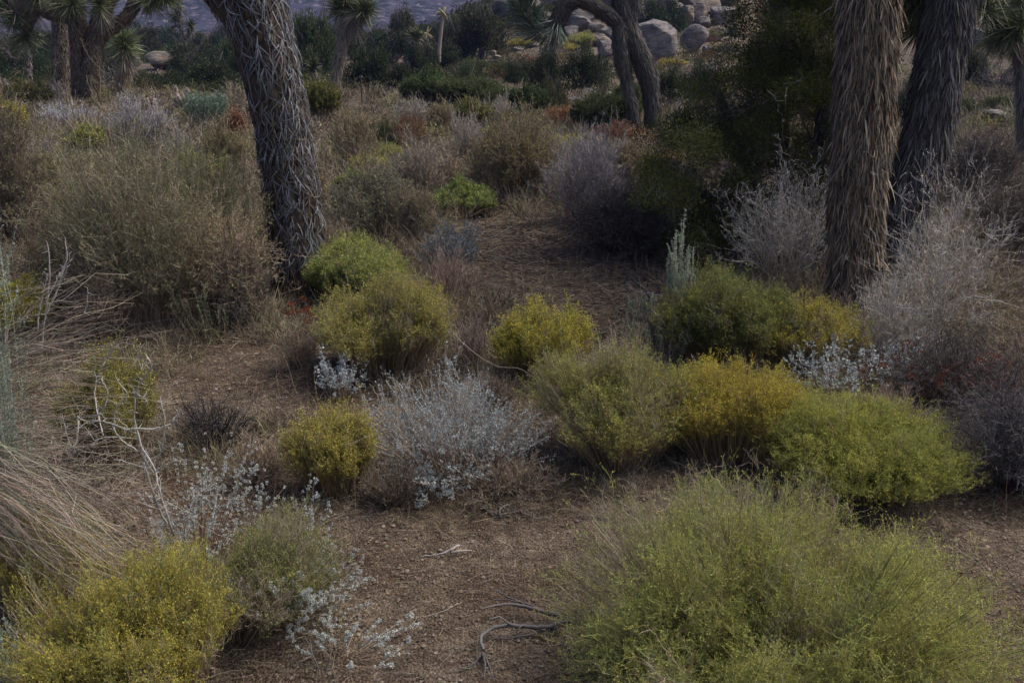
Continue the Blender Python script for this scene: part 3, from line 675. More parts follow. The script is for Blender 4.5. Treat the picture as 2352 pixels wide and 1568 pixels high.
# --- the two shaggy trunks at right
ya = Yd(1958, 735) + .2
joshua('straight joshua trunk shaggy with tan hanging dead leaves, in front of the greyer one',
       [[(1957, 765, ya, 48), (1958, 720, ya, 55), (1965, 600, ya, 58), (1968, 450, ya, 59), (1982, 300, ya, 60), (1990, 150, ya, 61), (1998, 0, ya, 61), (2006, -160, ya, 60), (2010, -330, ya, 56)]],
       style='shag', dens=4.6, seed=11, w=.0100, sL=.115, cols=((.195, .138, .084), (.26, .188, .115), (.08, .053, .032), (.34, .26, .168), (.155, .115, .08), (.042, .028, .017)))
yb_ = ya + 1.15
joshua('grey shaggy joshua trunk leaning right behind the straight tan one',
       [[(2052, 640, yb_, 42), (2068, 560, yb_, 42), (2082, 470, yb_, 47), (2112, 380, yb_, 51), (2136, 280, yb_, 52), (2152, 180, yb_, 50), (2168, 90, yb_, 49), (2182, 10, yb_, 50), (2195, -90, yb_, 48), (2205, -200, yb_, 44)],
        [(2180, 15, yb_, 34), (2225, -30, yb_, 33), (2262, -90, yb_, 32), (2290, -170, yb_ + .1, 30)],
        [(2160, 20, yb_ + .15, 30), (2120, -20, yb_ + .2, 30), (2100, -70, yb_ + .25, 28)]],
       heads=[(2108, 5, yb_ + .2, (-.5, .2, -.5)), (2080, -40, yb_ + .3, (-.6, .2, .2)), (2125, 45, yb_ + .35, (-.3, .3, -.8)), (2255, -60, yb_ + .1, (.5, -.1, -.4))],
       style='shag', dens=4.0, seed=12, w=.0095, sL=.125, cols=((.085, .077, .074), (.125, .115, .112), (.045, .038, .035), (.21, .195, .185), (.085, .066, .048), (.026, .02, .017)), hl=.36, hn=260)
# --- middle right: two-stemmed tree with an arching branch
ym = Yd(1490, 318)
joshua('grey two-stemmed joshua tree with an arching branch drooping over the oak bushes',
       [[(1502, 330, ym, 21), (1500, 280, ym, 18), (1494, 200, ym, 18), (1480, 150, ym, 22), (1457, 100, ym, 22), (1438, 50, ym, 21), (1428, 0, ym, 22), (1418, -80, ym, 20)],
        [(1464, 318, ym - .2, 12), (1452, 240, ym - .2, 10), (1438, 180, ym - .1, 12), (1428, 130, ym - .1, 17), (1424, 80, ym - .1, 16), (1424, 30, ym, 15)],
        [(1440, 70, ym, 20), (1408, 42, ym - .1, 17), (1366, 14, ym - .2, 15), (1326, 0, ym - .3, 15), (1298, 16, ym - .3, 17), (1282, 46, ym - .3, 18), (1268, 66, ym - .3, 15)],
        [(1440, 58, ym, 18), (1454, 10, ym, 16), (1460, -60, ym, 16)]],
       heads=[(1455, -90, ym, (0, 0, 1)), (1415, -100, ym, (0, 0, 1)), (1198, -8, ym - .3, (-.3, 0, 1))],
       leafs=[[(1282, 50, ym - .3, 15), (1262, 74, ym - .3, 14), (1232, 66, ym - .3, 13), (1210, 36, ym - .3, 12), (1196, 0, ym - .3, 10)]],
       style='shag', dens=2.2, sL=.13, bark=M_BARKG, seed=21, cols=((.065, .055, .048), (.10, .086, .076), (.04, .033, .027), (.095, .07, .044), (.14, .125, .112)), hl=.34, hn=200)
# --- far left: the big branching one, and the single trunk beside it
yj = Yd(190, 240)
joshua('big joshua tree forking from two fused trunks, brown one and grey one',
       [[(188, 246, yj, 21), (186, 200, yj, 19), (182, 130, yj, 18), (180, 70, yj, 18), (172, 30, yj, 19), (160, -20, yj, 18)],
        [(208, 246, yj - .2, 21), (208, 190, yj - .2, 19), (214, 120, yj - .2, 18), (224, 70, yj - .1, 19), (238, 20, yj, 19), (246, -40, yj, 18)],
        [(228, 88, yj, 13), (256, 66, yj, 13), (286, 44, yj, 13), (305, 18, yj, 13), (314, -20, yj, 12)],
        [(180, 45, yj, 12), (150, 40, yj, 12), (115, 32, yj, 12), (82, 12, yj, 11), (60, -10, yj, 11)],
        [(80, 14, yj, 10), (70, 45, yj, 10), (62, 70, yj, 9)],
        [(240, 20, yj, 12), (262, -10, yj, 12), (280, -50, yj, 12)]],
       heads=[(58, 82, yj, (-.3, 0, -1)), (30, 42, yj - .2, (-.5, 0, -.8)), (15, 10, yj, (-1, 0, -.2)), (52, 0, yj + .2, (-.4, 0, .4)), (90, -8, yj, (0, 0, -.3)),
              (345, 5, yj, (.6, 0, -.5)), (375, -6, yj, (1, 0, 0)), (225, 8, yj - .6, (0, -.4, .8)), (135, -5, yj - .4, (0, -.3, .3)), (165, 5, yj - .5, (0, -.3, -.3)), (20, -20, yj, (-.4, 0, 1))],
       style='lattice2', dens=.9, seed=31, cols=((.17, .11, .06), (.12, .085, .055), (.21, .155, .10), (.08, .055, .038)), hl=.60, hn=260)
joshua('straight single joshua trunk just left of the big forked one',
       [[(142, 212, yj + 2.5, 19), (141, 150, yj + 2.5, 18), (140, 80, yj + 2.5, 18), (139, 10, yj + 2.5, 18), (138, -60, yj + 2.5, 17)]], style='lattice2', dens=.8, seed=32,
       cols=((.16, .12, .08), (.10, .078, .058), (.2, .16, .115)), heads=[(138, -75, yj + 2.5, (0, 0, 1))])
ys = Yd(283, 222)
joshua('short unbranched joshua tree, bright green tuft over straw-coloured skirt',
       [[(281, 232, ys, 6), (283, 180, ys, 6.5), (284, 130, ys, 7), (284, 110, ys, 7)]], heads=[(284, 112, ys, (0, 0, .9)), (284, 95, ys, (0, 0, 1.5))], style='shag', dens=3.4, sL=.34, seed=33,
       cols=((.40, .31, .17), (.33, .25, .145), (.24, .18, .11)), hl=.62, hn=420, hc=((.17, .21, .08), (.22, .25, .10), (.13, .17, .07)))
yk = Yd(65, 200)
joshua('slim far joshua tree under the drooping heads of the forked one', [[(67, 206, yk, 6), (66, 150, yk, 6), (64, 110, yk, 6), (60, 85, yk, 6)]], style='lattice2', dens=.5, seed=34, heads=[(82, 92, yk, (.5, 0, .5))], hl=.4)
yc = Yd(770, 222)
joshua('joshua tree right of the leaning trunk, round heads on a bending pale stem',
       [[(770, 232, yc, 10), (772, 180, yc, 10), (780, 130, yc, 11), (789, 85, yc, 11), (797, 45, yc, 11), (800, 15, yc, 10)], [(790, 84, yc, 8), (808, 60, yc, 8), (822, 40, yc, 8)]],
       heads=[(800, 18, yc, (0, 0, 1)), (826, 34, yc, (.5, 0, 1)), (795, -5, yc, (-.1, 0, 1)), (838, 22, yc - .2, (.8, 0, .4)), (780, 20, yc, (-.7, 0, .5))], style='shag', dens=1.0, seed=35,
       cols=((.25, .2, .15), (.2, .16, .12), (.3, .25, .19)), hl=.62, hn=300)
y4 = Yd(935, 178)
joshua('thin joshua tree among the dark oaks, forked small heads on a bare pale stem',
       [[(934, 186, y4, 6), (938, 150, y4, 6.5), (945, 115, y4, 6.5), (952, 90, y4, 6)], [(945, 113, y4, 4), (958, 98, y4, 4), (962, 88, y4, 4)]],
       heads=[(950, 82, y4, (-.1, 0, 1)), (960, 80, y4, (.4, 0, 1))], style='lattice2', dens=.5, seed=36, cols=((.25, .2, .16), (.2, .16, .13)), hl=.38)
y5 = Yd(1275, 178)
joshua('small joshua tree with a tan trunk standing between round oak bushes',
       [[(1268, 190, y5, 8), (1271, 150, y5, 8.5), (1274, 115, y5, 9), (1276, 92, y5, 9), (1276, 60, y5, 8)]], heads=[(1276, 52, y5, (0, 0, 1))], style='shag', dens=.9, seed=37,
       cols=((.30, .24, .17), (.25, .2, .14), (.2, .16, .12)), hl=.35)
y6 = Yd(420, 150)
joshua('tall spindly joshua tree with a bent dead arm and one small head',
       [[(421, 158, y6, 4.5), (420, 110, y6, 4), (415, 60, y6, 4), (410, 20, y6, 5), (406, -30, y6, 5)], [(421, 112, y6, 3.4), (430, 88, y6, 3.2), (437, 66, y6, 3.2)], [(416, 68, y6, 3), (404, 60, y6, 2.6), (388, 70, y6, 2.2)]],
       heads=[(438, 58, y6, (.1, 0, 1)), (403, 40, y6, (-.3, 0, -1)), (408, 5, y6, (-.2, 0, 1))], style='lattice2', dens=.4, seed=38, cols=((.22, .19, .15), (.18, .15, .12)), hl=.5, hn=130)
y7 = Yd(721, 205)
joshua('low pale green joshua head rising right beside the leaning trunk', [[(722, 215, y7, 7), (721, 185, y7, 7), (720, 165, y7, 7)]], heads=[(720, 160, y7, (0, 0, 1)), (720, 148, y7, (0, 0, 1.6))], style='shag', dens=2, seed=39, hl=.34, hn=170,
       cols=((.2, .2, .1), (.22, .2, .13)))
y8 = 15.5
joshua('joshua tree cut by the right edge, dark spiky heads above a grey stem',
       [[(2354, 345, y8, 14), (2350, 240, y8, 14), (2344, 150, y8, 14), (2334, 95, y8, 14), (2322, 60, y8, 13)], [(2344, 150, y8, 10), (2375, 90, y8, 10), (2390, 30, y8, 10)]],
       heads=[(2316, 72, y8 - .2, (-.5, -.4, .3)), (2300, 40, y8, (-.6, -.2, .8)), (2262, 22, y8 - .2, (-1, -.4, .5)), (2345, 60, y8 - .3, (.2, -.5, .6)), (2340, 15, y8, (.1, 0, 1)), (2290, 90, y8, (-.6, -.2, -.5))], style='shag', dens=1, seed=40, hl=.40, hn=280,
       cols=((.18, .165, .15), (.14, .125, .115)))
for px, yb, yt, r, lbl, sd_ in ((1009, 134, 30, 4.5, 'tall bare dead joshua pole above the dark oaks', 41), (990, 134, 78, 3.6, 'shorter bare dead joshua pole leaning beside the tall one', 42)):
    yy = 46.0; p0 = pt(px, yb, yy)
    rg_ = np.random.default_rng(sd_); mb = MB()
    pth = A([pt(px - 2, yb + 8, yy), pt(px, yb - 20, yy), pt(px + (3 if r > 4 else -5), (yb + yt) / 2, yy), pt(px + (9 if r > 4 else -10), yt, yy)]); q = spline(np.column_stack([pth, A([1.2, 1, .9, .7]) * r * yy / F0]), 16)
    tubes(mb, q[None, :, :3] - p0, q[None, :, 3], (.25, .2, .16), (.28, .22, .18), 7, rough=.08, rng=rg_)
    e = q[-1, :3] - p0
    k = 14; D = unit(rg_.normal(size=(k, 3)) + A([0, 0, -.5])); tubes(mb, e[None, None] + D[:, None] * np.linspace(0, .35, 3)[None, :, None], A([[.05, .04, .01]]), (.3, .24, .12), (.3, .25, .14), 4)
    o = link('dead_tree', mb.mesh('dead_tree', M_WOOD)); o.location = p0; lab(o, lbl, 'dead tree', 'dead poles')

# ------------------------------------------------------------------ boulders
BL = [  # cx, base y, width, top y, label, seed, material, Y (None: on the ground seen there), cuts
 (365, 163, 76, 122, 'long rounded pale boulder in the scrub between the big forked joshua and the leaning trunk', 1, 1, None, 5),
 (312, 153, 26, 130, 'small grey boulder against the left end of the long rounded one', 2, 0, None, 6),
 (424, 150, 54, 131, 'low flat boulder against the orange right end of the long rounded one', 3, 0, None, 6),
 (1150, 124, 36, 91, 'pointed tan boulder standing alone by the cairn slope', 4, 1, None, 9),
 (1190, 58, 110, -4, 'dark big boulder at the left end of the rock outcrop', 5, 0, 60, 7),
 (1162, 56, 42, 33, 'warm brown boulder below the dark big one at the outcrop left end', 6, 1, 57, 7),
 (1184, 52, 34, 30, 'small rounded grey boulder in front of the dark big one', 7, 0, 56, 5),
 (1229, 46, 22, 20, 'narrow upright boulder behind the drooping joshua leaves', 8, 1, 56, 6),
 (1254, 48, 42, 28, 'level topped pale boulder beside the narrow upright one', 9, 0, 57, 8),
 (1324, 76, 58, 38, 'pale wedge boulder right of the arching joshua branch', 10, 0, 52, 9),
 (1304, 96, 48, 60, 'slanting grey slab under the pale wedge boulder', 11, 0, 49, 9),
 (1370, 76, 38, 54, 'small smooth grey boulder between the pale wedge and the joshua fork', 12, 0, 53, 5),
 (1333, 56, 64, 8, 'grey boulder above the pale wedge boulder', 13, 0, 60, 8),
 (1388, 42, 56, 10, 'boulder high behind the joshua fork', 14, 0, 62, 8),
 (1280, 22, 90, -26, 'large boulder at the top behind the arching joshua branch', 15, 0, 66, 7),
 (1392, 134, 48, 96, 'blocky pale boulder behind the left stem of the two-stemmed joshua', 16, 0, None, 9),
 (1461, 98, 32, 70, 'small pale boulder tucked behind the right stem of the two-stemmed joshua', 17, 0, 47, 7),
 (1516, 140, 108, 52, 'huge angular grey boulder tilted on the slope, streaked, biggest of the outcrop', 18, 0, 44, 11),
 (1478, 60, 62, -8, 'tall grey boulder behind the upper fork of the two-stemmed joshua', 19, 0, 58, 8),
 (1597, 122, 64, 62, 'rounded cracked boulder just right of the huge angular one', 20, 0, 46, 6),
 (1576, 64, 36, 18, 'smooth boulder leaning left in the stacked trio above the cracked one', 21, 1, 54, 4),
 (1606, 58, 42, 12, 'smooth round boulder in the middle of the stacked trio', 22, 1, 54, 4),
 (1612, 34, 104, -14, 'broad capstone boulder on top of the stacked trio', 23, 1, 56, 5),
 (1648, 52, 34, 32, 'dark boulder in the hollow under the capstone', 24, 0, 56, 6),
 (1540, 34, 70, -20, 'boulder high between the tall grey one and the capstone', 25, 0, 66, 7),
 (1356, 226, 56, 205, 'low layered rock behind the red buckwheat', 26, 0, None, 9),
 (1332, 240, 62, 223, 'flat mossy slab in front of the low layered rock', 27, 0, None, 9),
 (1398, 222, 22, 208, 'small pale stone at the right end of the low layered rock', 28, 0, None, 7),
 (2262, 108, 78, 64, 'grey boulder on the slope behind the edge joshua heads', 29, 0, None, 8),
 (2302, 290, 76, 252, 'slanting pale rock in the dry grass by the right edge', 30, 0, None, 10),
 (2216, 262, 26, 252, 'small pale stone left of the slanting rock', 31, 0, None, 6),
 (1545, 168, 40, 154, 'low tan stone on the slope below the huge angular boulder', 32, 1, None, 7),
 (1190, 118, 34, 108, 'flat grey stone on the slope below the drooping joshua leaves', 33, 0, None, 7),
 (1228, 110, 30, 97, 'small brown stone beside the yellow bushes on the slope', 34, 1, None, 7),
]
for cx, yb, w, yt, l_, sd_, mt_, Y_, cu in BL:
    boulder(cx, yb, w, yt, l_, sd_, (M_ROCK, M_ROCKW)[mt_], Y_, cu, sub=5 if w > 50 else 4, tilt=-.25 if sd_ == 18 else 0)
rj = np.random.default_rng(77)
for q, (px, py, wq) in enumerate(((1250, 14, 120), (1340, 2, 110), (1430, 14, 120), (1500, 10, 110), (1570, 2, 130), (1660, 20, 110), (1200, -8, 120), (1390, -24, 130), (1620, -30, 140))):
    boulder(px, py, wq, py - wq * .62, 'large grey boulder heaped high at the back of the rock outcrop', 140 + q, M_ROCK, 1, 9, sub=4, group='large boulders heaped at the back of the outcrop')
for q, (px, py, wq) in enumerate(((1420, 98, 60), (1448, 44, 56), (1545, 50, 70), (1640, 96, 56), (1668, 60, 70), (1380, 108, 46), (1630, 128, 40), (1250, 70, 46))):
    boulder(px, py, wq, py - wq * .6, 'mid-sized grey boulder in the pile round the huge angular one', 160 + q, (M_ROCK, M_ROCKW)[q % 2], None, 9, sub=4, group='boulders piled round the huge angular one')
for q in range(20):
    px, py, Yq = rj.uniform(1160, 1650), rj.uniform(10, 85), 0
    Yq = 62 - .16 * (py - 10); wq = rj.uniform(18, 42)
    boulder(px, py, wq, py - wq * rj.uniform(.5, .8), 'small pale boulder in the jumble of the far rock outcrop', 100 + q, (M_ROCK, M_ROCKW)[q % 3 == 0], Yq, 8, sub=3, group='small boulders jumbled in the outcrop')
pc = at(1138, 157); cr = thing('rock_cairn', 'little cairn of pale stones on the bare slope', 'cairn', pc)
for q, (dz, s_) in enumerate(((.1, .22), (.3, .19), (.5, .2), (.68, .13))):
    me = rock_mesh(60 + q, 3, (s_ * 1.2, s_, .11), 6, .06); me.materials.append(M_ROCKW)
    o = link('stone', me, cr); o.location = (.06 * (-1) ** q, 0, dz)

# ------------------------------------------------------------------ shrubs, near to far
S = shrub
S('broom', 1735, 1735, 1000, 1150, 'biggest broom shrub, green fine-stemmed mound in the lower right corner', n=4000, tw=9, lf=4, dry=.22, clumps=13,
  ct=((.27, .31, .10), (.44, .43, .11), (.31, .33, .12)), lump=.42, fl=1.3, lo=.93, arch=.1, base=.2, ta=.75, tu=.3, tmin=.42, cm=(.25, .24, .12))
S('broom', 1962, 1172, 455, 905, 'bright lime green broom shrub behind the biggest mound', n=2200, tw=8, lf=4, dry=.08, clumps=10, ct=((.31, .33, .08), (.42, .40, .09), (.29, .31, .10)), fl=1.3, lump=.15, lo=.88, arch=.1, base=.2, ta=.55, tmin=.45)
S('gold', 1668, 1078, 350, 800, 'golden yellow flowering shrub touching a green one on its left', n=1600, dry=.06, lump=.2, tmin=.5, clumps=5)
S('broom', 1425, 1080, 370, 765, 'green and tan fine-stemmed broom shrub joined to the golden yellow one', n=2100, tw=7, lf=3, ct=((.28, .29, .10), (.40, .37, .10), (.24, .24, .10)), dry=.2, fl=1.1, cb=(.34, .25, .17), cm=(.28, .24, .13), tmin=.5, lump=.25)
S('grey', 1420, 960, 210, 745, 'pale straw-topped dry stems rising behind the green and tan broom', c0=(.24, .19, .13), c1=(.42, .36, .27), n=160, ch=(3, 3), lf=(.35, .35), wob=.15, w0=2)
S('grey', 1700, 900, 170, 795, 'dry straw flower stalks behind the golden yellow shrub', c0=(.22, .17, .12), c1=(.36, .30, .22), n=70, ch=(4, 3), lf=(.35, .4), wob=.15, w0=2)
S('olive', 1690, 868, 330, 605, 'dark green rabbitbrush leaning right before the straight joshua trunk', n=2300, ct=((.17, .19, .07), (.25, .25, .07), (.15, .16, .07)), fl=.5, lean=(-.12, 0), tmin=.45, dry=.1, cb=(.22, .16, .10))
S('yellow', 1850, 870, 260, 675, 'sparse yellow flowered rabbitbrush under the straight joshua trunk', n=700, tw=6, lf=3, dry=.25, ct=((.25, .22, .06), (.33, .28, .06), (.19, .18, .07)), cf=((.50, .41, .06),))
S('yellow', 1245, 888, 215, 690, 'small separate clumped yellow shrub standing alone on the middle soil', n=620, tw=7, dry=.05, tmin=.55, lump=.35, cb=(.27, .18, .10), cm=(.22, .18, .08))
S('yellow', 890, 880, 350, 632, 'yellow-green shrub with swept tan stems in front of the green one at the leaning trunk', n=2000, tw=7, dry=.2, ct=((.26, .24, .09), (.33, .29, .08), (.22, .21, .09)), cb=(.24, .17, .11), fl=.5)
S('broom', 822, 712, 268, 555, 'fresh green broom shrub at the foot of the leaning trunk', n=1700, dry=.12, ct=((.22, .26, .09), (.28, .30, .09), (.18, .21, .09)))
S('yellow', 775, 1155, 215, 925, 'yellow-tipped tan broom left of the white-leaved shrub', n=1100, tw=6, dry=.15, ct=((.29, .26, .09), (.36, .31, .09)), cb=(.26, .19, .11), cm=(.25, .2, .09), fl=.6, tmin=.5)
S('yellow', 270, 1080, 200, 770, 'olive yellow shrub behind the bare white thorny branch', n=1100, tw=7, dry=.08, ct=((.20, .19, .06), (.27, .24, .06), (.17, .16, .07)), fl=.5)
S('yellow', 330, 1700, 560, 1300, 'bright yellow-green leafy shrub in the lower left corner', n=2000, tw=8, lf=5, dry=.06, clumps=6, ct=((.32, .29, .07), (.38, .33, .07), (.22, .23, .08)), lump=.4, fl=.9, tmin=.4)
S('yellow', 130, 1480, 330, 1110, 'thin yellow sprigs poking through the bent dry grass', n=420, tw=6, lf=4, dry=.2, ct=((.31, .28, .07), (.36, .32, .07)), tmin=.5, fl=.9)
S('broom', 575, 1490, 380, 1190, 'thin-stemmed green shrub mixed with white tufted stalks', n=900, tw=5, lf=3, dry=.4, ct=((.22, .23, .11), (.28, .27, .11)), cb=(.25, .2, .14), fl=.4, lean=(.16, 0))
S('yellow', 60, 800, 150, 640, 'yellow broom half hidden behind the pale sagebrush spikes at the left edge', n=600, ct=((.22, .21, .04), (.27, .24, .04)))
# mid distance
S('tan', 330, 790, 400, 372, 'wide tangled olive-tan shrub left of the leaning trunk', n=280, ch=(6, 4, 3), leaf=3, cl=((.25, .25, .13), (.20, .215, .115), (.29, .27, .16)), c0=(.20, .165, .125), c1=(.36, .30, .21), arch=.16, w0=2.2, clumps=9, up=.3)
S('green', 380, 720, 400, 300, 'grey-green wispy top of shrub behind the wide olive-tan one', n=900, tw=7, lf=3, tmin=.5, ct=((.19, .20, .10), (.24, .235, .12), (.16, .165, .09)), cb=(.26, .2, .14), cm=(.24, .21, .12), lump=.3, clumps=7)
S('mauve', 520, 765, 240, 455, 'ragged straw-brown dry stems between the wide olive-tan shrub and the leaning trunk', n=170, leaf=1, clumps=6, wob=.35, ang=.6, up=.15, c0=(.2, .155, .11), c1=(.42, .33, .225))
S('tan', 170, 730, 230, 480, 'loose straw and olive brush at the left side of the wide olive-tan shrub', n=150, clumps=6, ang=.65, up=.2)
S('yellow', 470, 470, 150, 315, 'yellow-green leafy sprigs on top behind the wide olive-tan shrub', n=160, tw=5, dry=.3, ct=((.30, .31, .13), (.26, .27, .12)), fl=.2)
S('grey', 555, 770, 170, 560, 'bare brown twiggy shrub pressed against the foot of the leaning trunk', c0=(.12, .10, .09), c1=(.24, .2, .175), n=90)
S('tan', 250, 800, 250, 600, 'brown dry stalky undershrub at the left foot of the wide olive-tan shrub', n=130, leaf=0, c0=(.20, .145, .105), c1=(.34, .255, .185), clumps=4, wob=.2)
S('tan', 40, 590, 180, 275, 'dark wiry shrub at the left edge above the sagebrush spikes', n=170, c0=(.10, .085, .075), c1=(.20, .165, .13), leaf=1)
S('mauve', 1020, 745, 160, 560, 'reddish tan dead broom stems between the yellow-green shrub and the bare soil', c0=(.22, .15, .12), c1=(.34, .255, .215), n=150, ch=(4, 3), lf=(.4, .4), leaf=0, wob=.25)
S('mauve', 1085, 860, 130, 700, 'pinkish dry twigs between the two central yellow shrubs', c0=(.18, .14, .12), c1=(.32, .25, .22), n=70, ch=(4, 3), lf=(.4, .4), leaf=0)
S('tan', 860, 560, 250, 385, 'low muted grey-brown shrub right of the leaning trunk', n=220, c0=(.18, .155, .13), c1=(.31, .26, .215), leaf=1, cl=((.22, .22, .13),))
S('tan', 945, 570, 150, 430, 'thin grey shrub between the muted grey-brown one and the lime bush', n=110, c0=(.18, .155, .135), c1=(.32, .27, .22), leaf=1)
S('broom', 1070, 500, 150, 415, 'round lime green bush alone in the middle distance', n=900, ct=((.22, .27, .08), (.27, .30, .09), (.17, .22, .09)), dry=.04, cm=(.18, .2, .07), fl=.2)
S('tan', 1185, 470, 230, 280, 'brown shrub flecked with yellow-green sprigs behind the lime bush', n=230, leaf=2, cl=((.26, .2, .13), (.32, .33, .11), (.24, .19, .13)), c0=(.22, .17, .125), c1=(.42, .32, .23), clumps=9)
S('grey', 1350, 520, 190, 310, 'pale violet-grey branchy shrub left of the juniper', n=120, c0=(.15, .135, .135), c1=(.36, .33, .325))
S('dark', 1430, 600, 300, 440, 'heap of dark dead brush under the left side of the juniper', n=300, ch=(5, 4, 3), c0=(.055, .042, .036), c1=(.12, .105, .098), up=0)
S('dark', 1390, 510, 150, 380, 'dark spindly dead branches between the violet-grey shrub and the juniper', n=50, ch=(4, 3, 2))
S('grey', 965, 455, 150, 340, 'straw-grey shrub behind the lime bush on its left', n=150, c0=(.23, .19, .15), c1=(.43, .36, .285))
S('yellow', 852, 415, 95, 348, 'yellow-topped green shrub right of the leaning trunk', n=420, ct=((.22, .23, .045), (.28, .26, .04)), fl=.7)
S('broom', 895, 385, 70, 324, 'small lime shrub behind the yellow-topped green one', n=360)
S('broom', 820, 455, 110, 388, 'soft green shrub in front of the yellow-topped one', n=420, ct=((.18, .22, .08), (.22, .24, .08)), fl=.1)
S('mauve', 820, 400, 130, 240, 'dusty pinkish-grey shrub right behind the leaning trunk', n=200, leaf=0, c0=(.22, .18, .155), c1=(.40, .325, .27))
S('rust', 945, 350, 85, 262, 'rust-brown dried buckwheat beside the pale grey shrub', n=130)
S('green', 885, 345, 70, 270, 'dull green shrub left of the rust-brown buckwheat', n=300, ct=((.13, .15, .06), (.16, .17, .07)))
S('grey', 1075, 362, 120, 250, 'pale silvery dead shrub in the centre of the middle distance', n=160, c0=(.2, .18, .175), c1=(.44, .4, .385))
S('grey', 950, 300, 95, 214, 'upright grey shrub behind the rust-brown buckwheat', n=140, near=30, ch=(4, 3), lf=(.4, .4))
S('mauve', 1010, 310, 80, 222, 'tan feathery shrub between the grey ones', n=150, near=30, leaf=1, cl=((.26, .22, .12),), ch=(4, 3), lf=(.4, .4))
S('grey', 1158, 305, 75, 214, 'upright pale twig shrub left of the small green pine', n=120, near=30, ch=(4, 3), lf=(.4, .4))
S('olive', 1085, 300, 90, 225, 'olive and straw shrub behind the silvery dead one', n=260, near=30)
S('rust', 1420, 345, 150, 290, 'wide red-brown buckwheat patch before the two-stemmed joshua', n=260, near=30)
S('rust', 1300, 292, 95, 246, 'orange-brown buckwheat in front of the flat slab', n=160, near=30, ctf=((.27, .13, .06), (.22, .10, .05)))
S('rust', 1555, 400, 130, 335, 'faded rust stems between the red buckwheat and the juniper', n=120, ctf=((.24, .11, .05),))
S('mauve', 1440, 430, 160, 335, 'pinkish dry shrub below the wide red-brown buckwheat', n=170, leaf=1, c0=(.17, .13, .11), c1=(.3, .235, .195))
S('sage', 1415, 370, 40, 312, 'pale green sprigs in front of the red-brown buckwheat', n=30)
S('yellow', 1300, 345, 90, 305, 'low yellow-green tufts before the red-brown buckwheat', n=250)
S('grey', 1330, 400, 130, 300, 'thin upright whitish stalks below the red-brown buckwheat', n=60, ch=(3, 2), lf=(.3, .3), wob=.12, c1=(.42, .38, .37))
S('grey', 150, 300, 175, 234, 'long low blue-grey dead shrub below the big forked joshua', n=320, c0=(.2, .19, .2), c1=(.52, .50, .51), up=.8, near=30, ch=(4, 3), lf=(.35, .4))
S('grey', 320, 335, 175, 222, 'spreading grey-white dead twigs right of the blue-grey shrub', n=170, c0=(.16, .145, .15), c1=(.52, .48, .46), near=30, ch=(4, 3, 2), arch=-.02)
S('sage', 478, 300, 105, 205, 'blue-green sagebrush left of the leaning trunk', n=120, cl=((.22, .29, .21), (.27, .33, .25), (.2, .25, .19)), near=30)
S('rust', 540, 330, 55, 255, 'small rusty bush between sagebrush and leaning trunk', n=90, near=30)
S('broom', 212, 365, 66, 284, 'small yellow-green bush below the spreading grey twigs', n=420, near=30, ct=((.2, .22, .06), (.24, .25, .06)))
S('yellow', 28, 330, 80, 222, 'yellow-green bush at the left edge below the cholla', n=420, near=30)
S('grey', 95, 420, 120, 300, 'drab straw shrub at left above the dark wiry one', n=140, c0=(.2, .165, .13), c1=(.36, .30, .23))
S('tan', 520, 400, 120, 290, 'tan shrub close behind the leaning trunk on its left', n=160, c0=(.2, .16, .12), c1=(.34, .275, .2))
S('dark', 330, 365, 160, 300, 'low dark dead tangle under the spreading grey twigs', n=90, near=30)
S('cholla', 131, 250, 72, 182, 'tan spiny cholla at the foot of the single joshua trunk', seed=2)
S('cholla', 12, 240, 56, 178, 'pinkish cholla cut by the left edge', seed=3)
S('cholla', 345, 268, 60, 210, 'small brownish cholla behind the spreading grey twigs', seed=4)
S('cholla', 430, 270, 90, 198, 'dark clustered cholla left of the blue-green sagebrush', seed=6)
S('olive', 72, 250, 96, 186, 'dark olive bush between the two chollas', near=30, n=520, dry=.02)
S('olive', 740, 290, 80, 176, 'olive bush right against the leaning trunk', near=30, n=420)
S('olive', 225, 232, 50, 190, 'olive bush at the right foot of the forked joshua', near=10)
S('tan', 190, 560, 220, 420, 'pale straw and green shrub left of the wide olive-tan one', n=150)
S('tan', 640, 640, 150, 480, 'pale tan brush against the front of the leaning trunk', n=110, c1=(.36, .285, .2))
S('mauve', 760, 640, 130, 520, 'wispy pale grass-like brush right of the leaning trunk foot', n=130, leaf=0)
S('mauve', 700, 470, 110, 380, 'small straw shrub hidden behind the leaning trunk on its right', n=110)
S('mauve', 1010, 440, 110, 360, 'light tan brush right behind the lime bush', n=130, leaf=0)
S('tan', 1130, 420, 130, 320, 'straw brush between the lime bush and the brown flecked shrub', n=130)
S('mauve', 1250, 470, 140, 370, 'pale tan brush left of the violet-grey branchy shrub', n=140)
S('grey', 1270, 390, 120, 310, 'light straw shrub behind the brown flecked one', n=130, c1=(.42, .36, .28))
S('tan', 1180, 330, 110, 255, 'olive straw shrub below the small green pine', n=130)
S('mauve', 860, 335, 90, 262, 'straw-pink low brush right of the olive bush', n=120, near=30)
S('broom', 930, 440, 90, 385, 'pale green low broom left of the lime bush', n=320, ct=((.22, .24, .11), (.27, .27, .12)), fl=.2)
S('tan', 90, 470, 170, 360, 'tan twiggy brush between the dark wiry shrub and the pale straw one', n=130)
S('mauve', 250, 430, 160, 345, 'grass-like pale brush below the yellow-green bush at left', n=150, leaf=0)
S('grey', 410, 395, 140, 300, 'pale straw brush right behind the wide olive-tan shrub', n=130, c1=(.42, .36, .28))
S('mauve', 1060, 690, 120, 600, 'loose tan dead stems at the back of the reddish dead broom', n=70, leaf=0)
S('tan', 690, 860, 130, 745, 'brown dry twigs left of the swept yellow-green shrub', n=90, leaf=0)
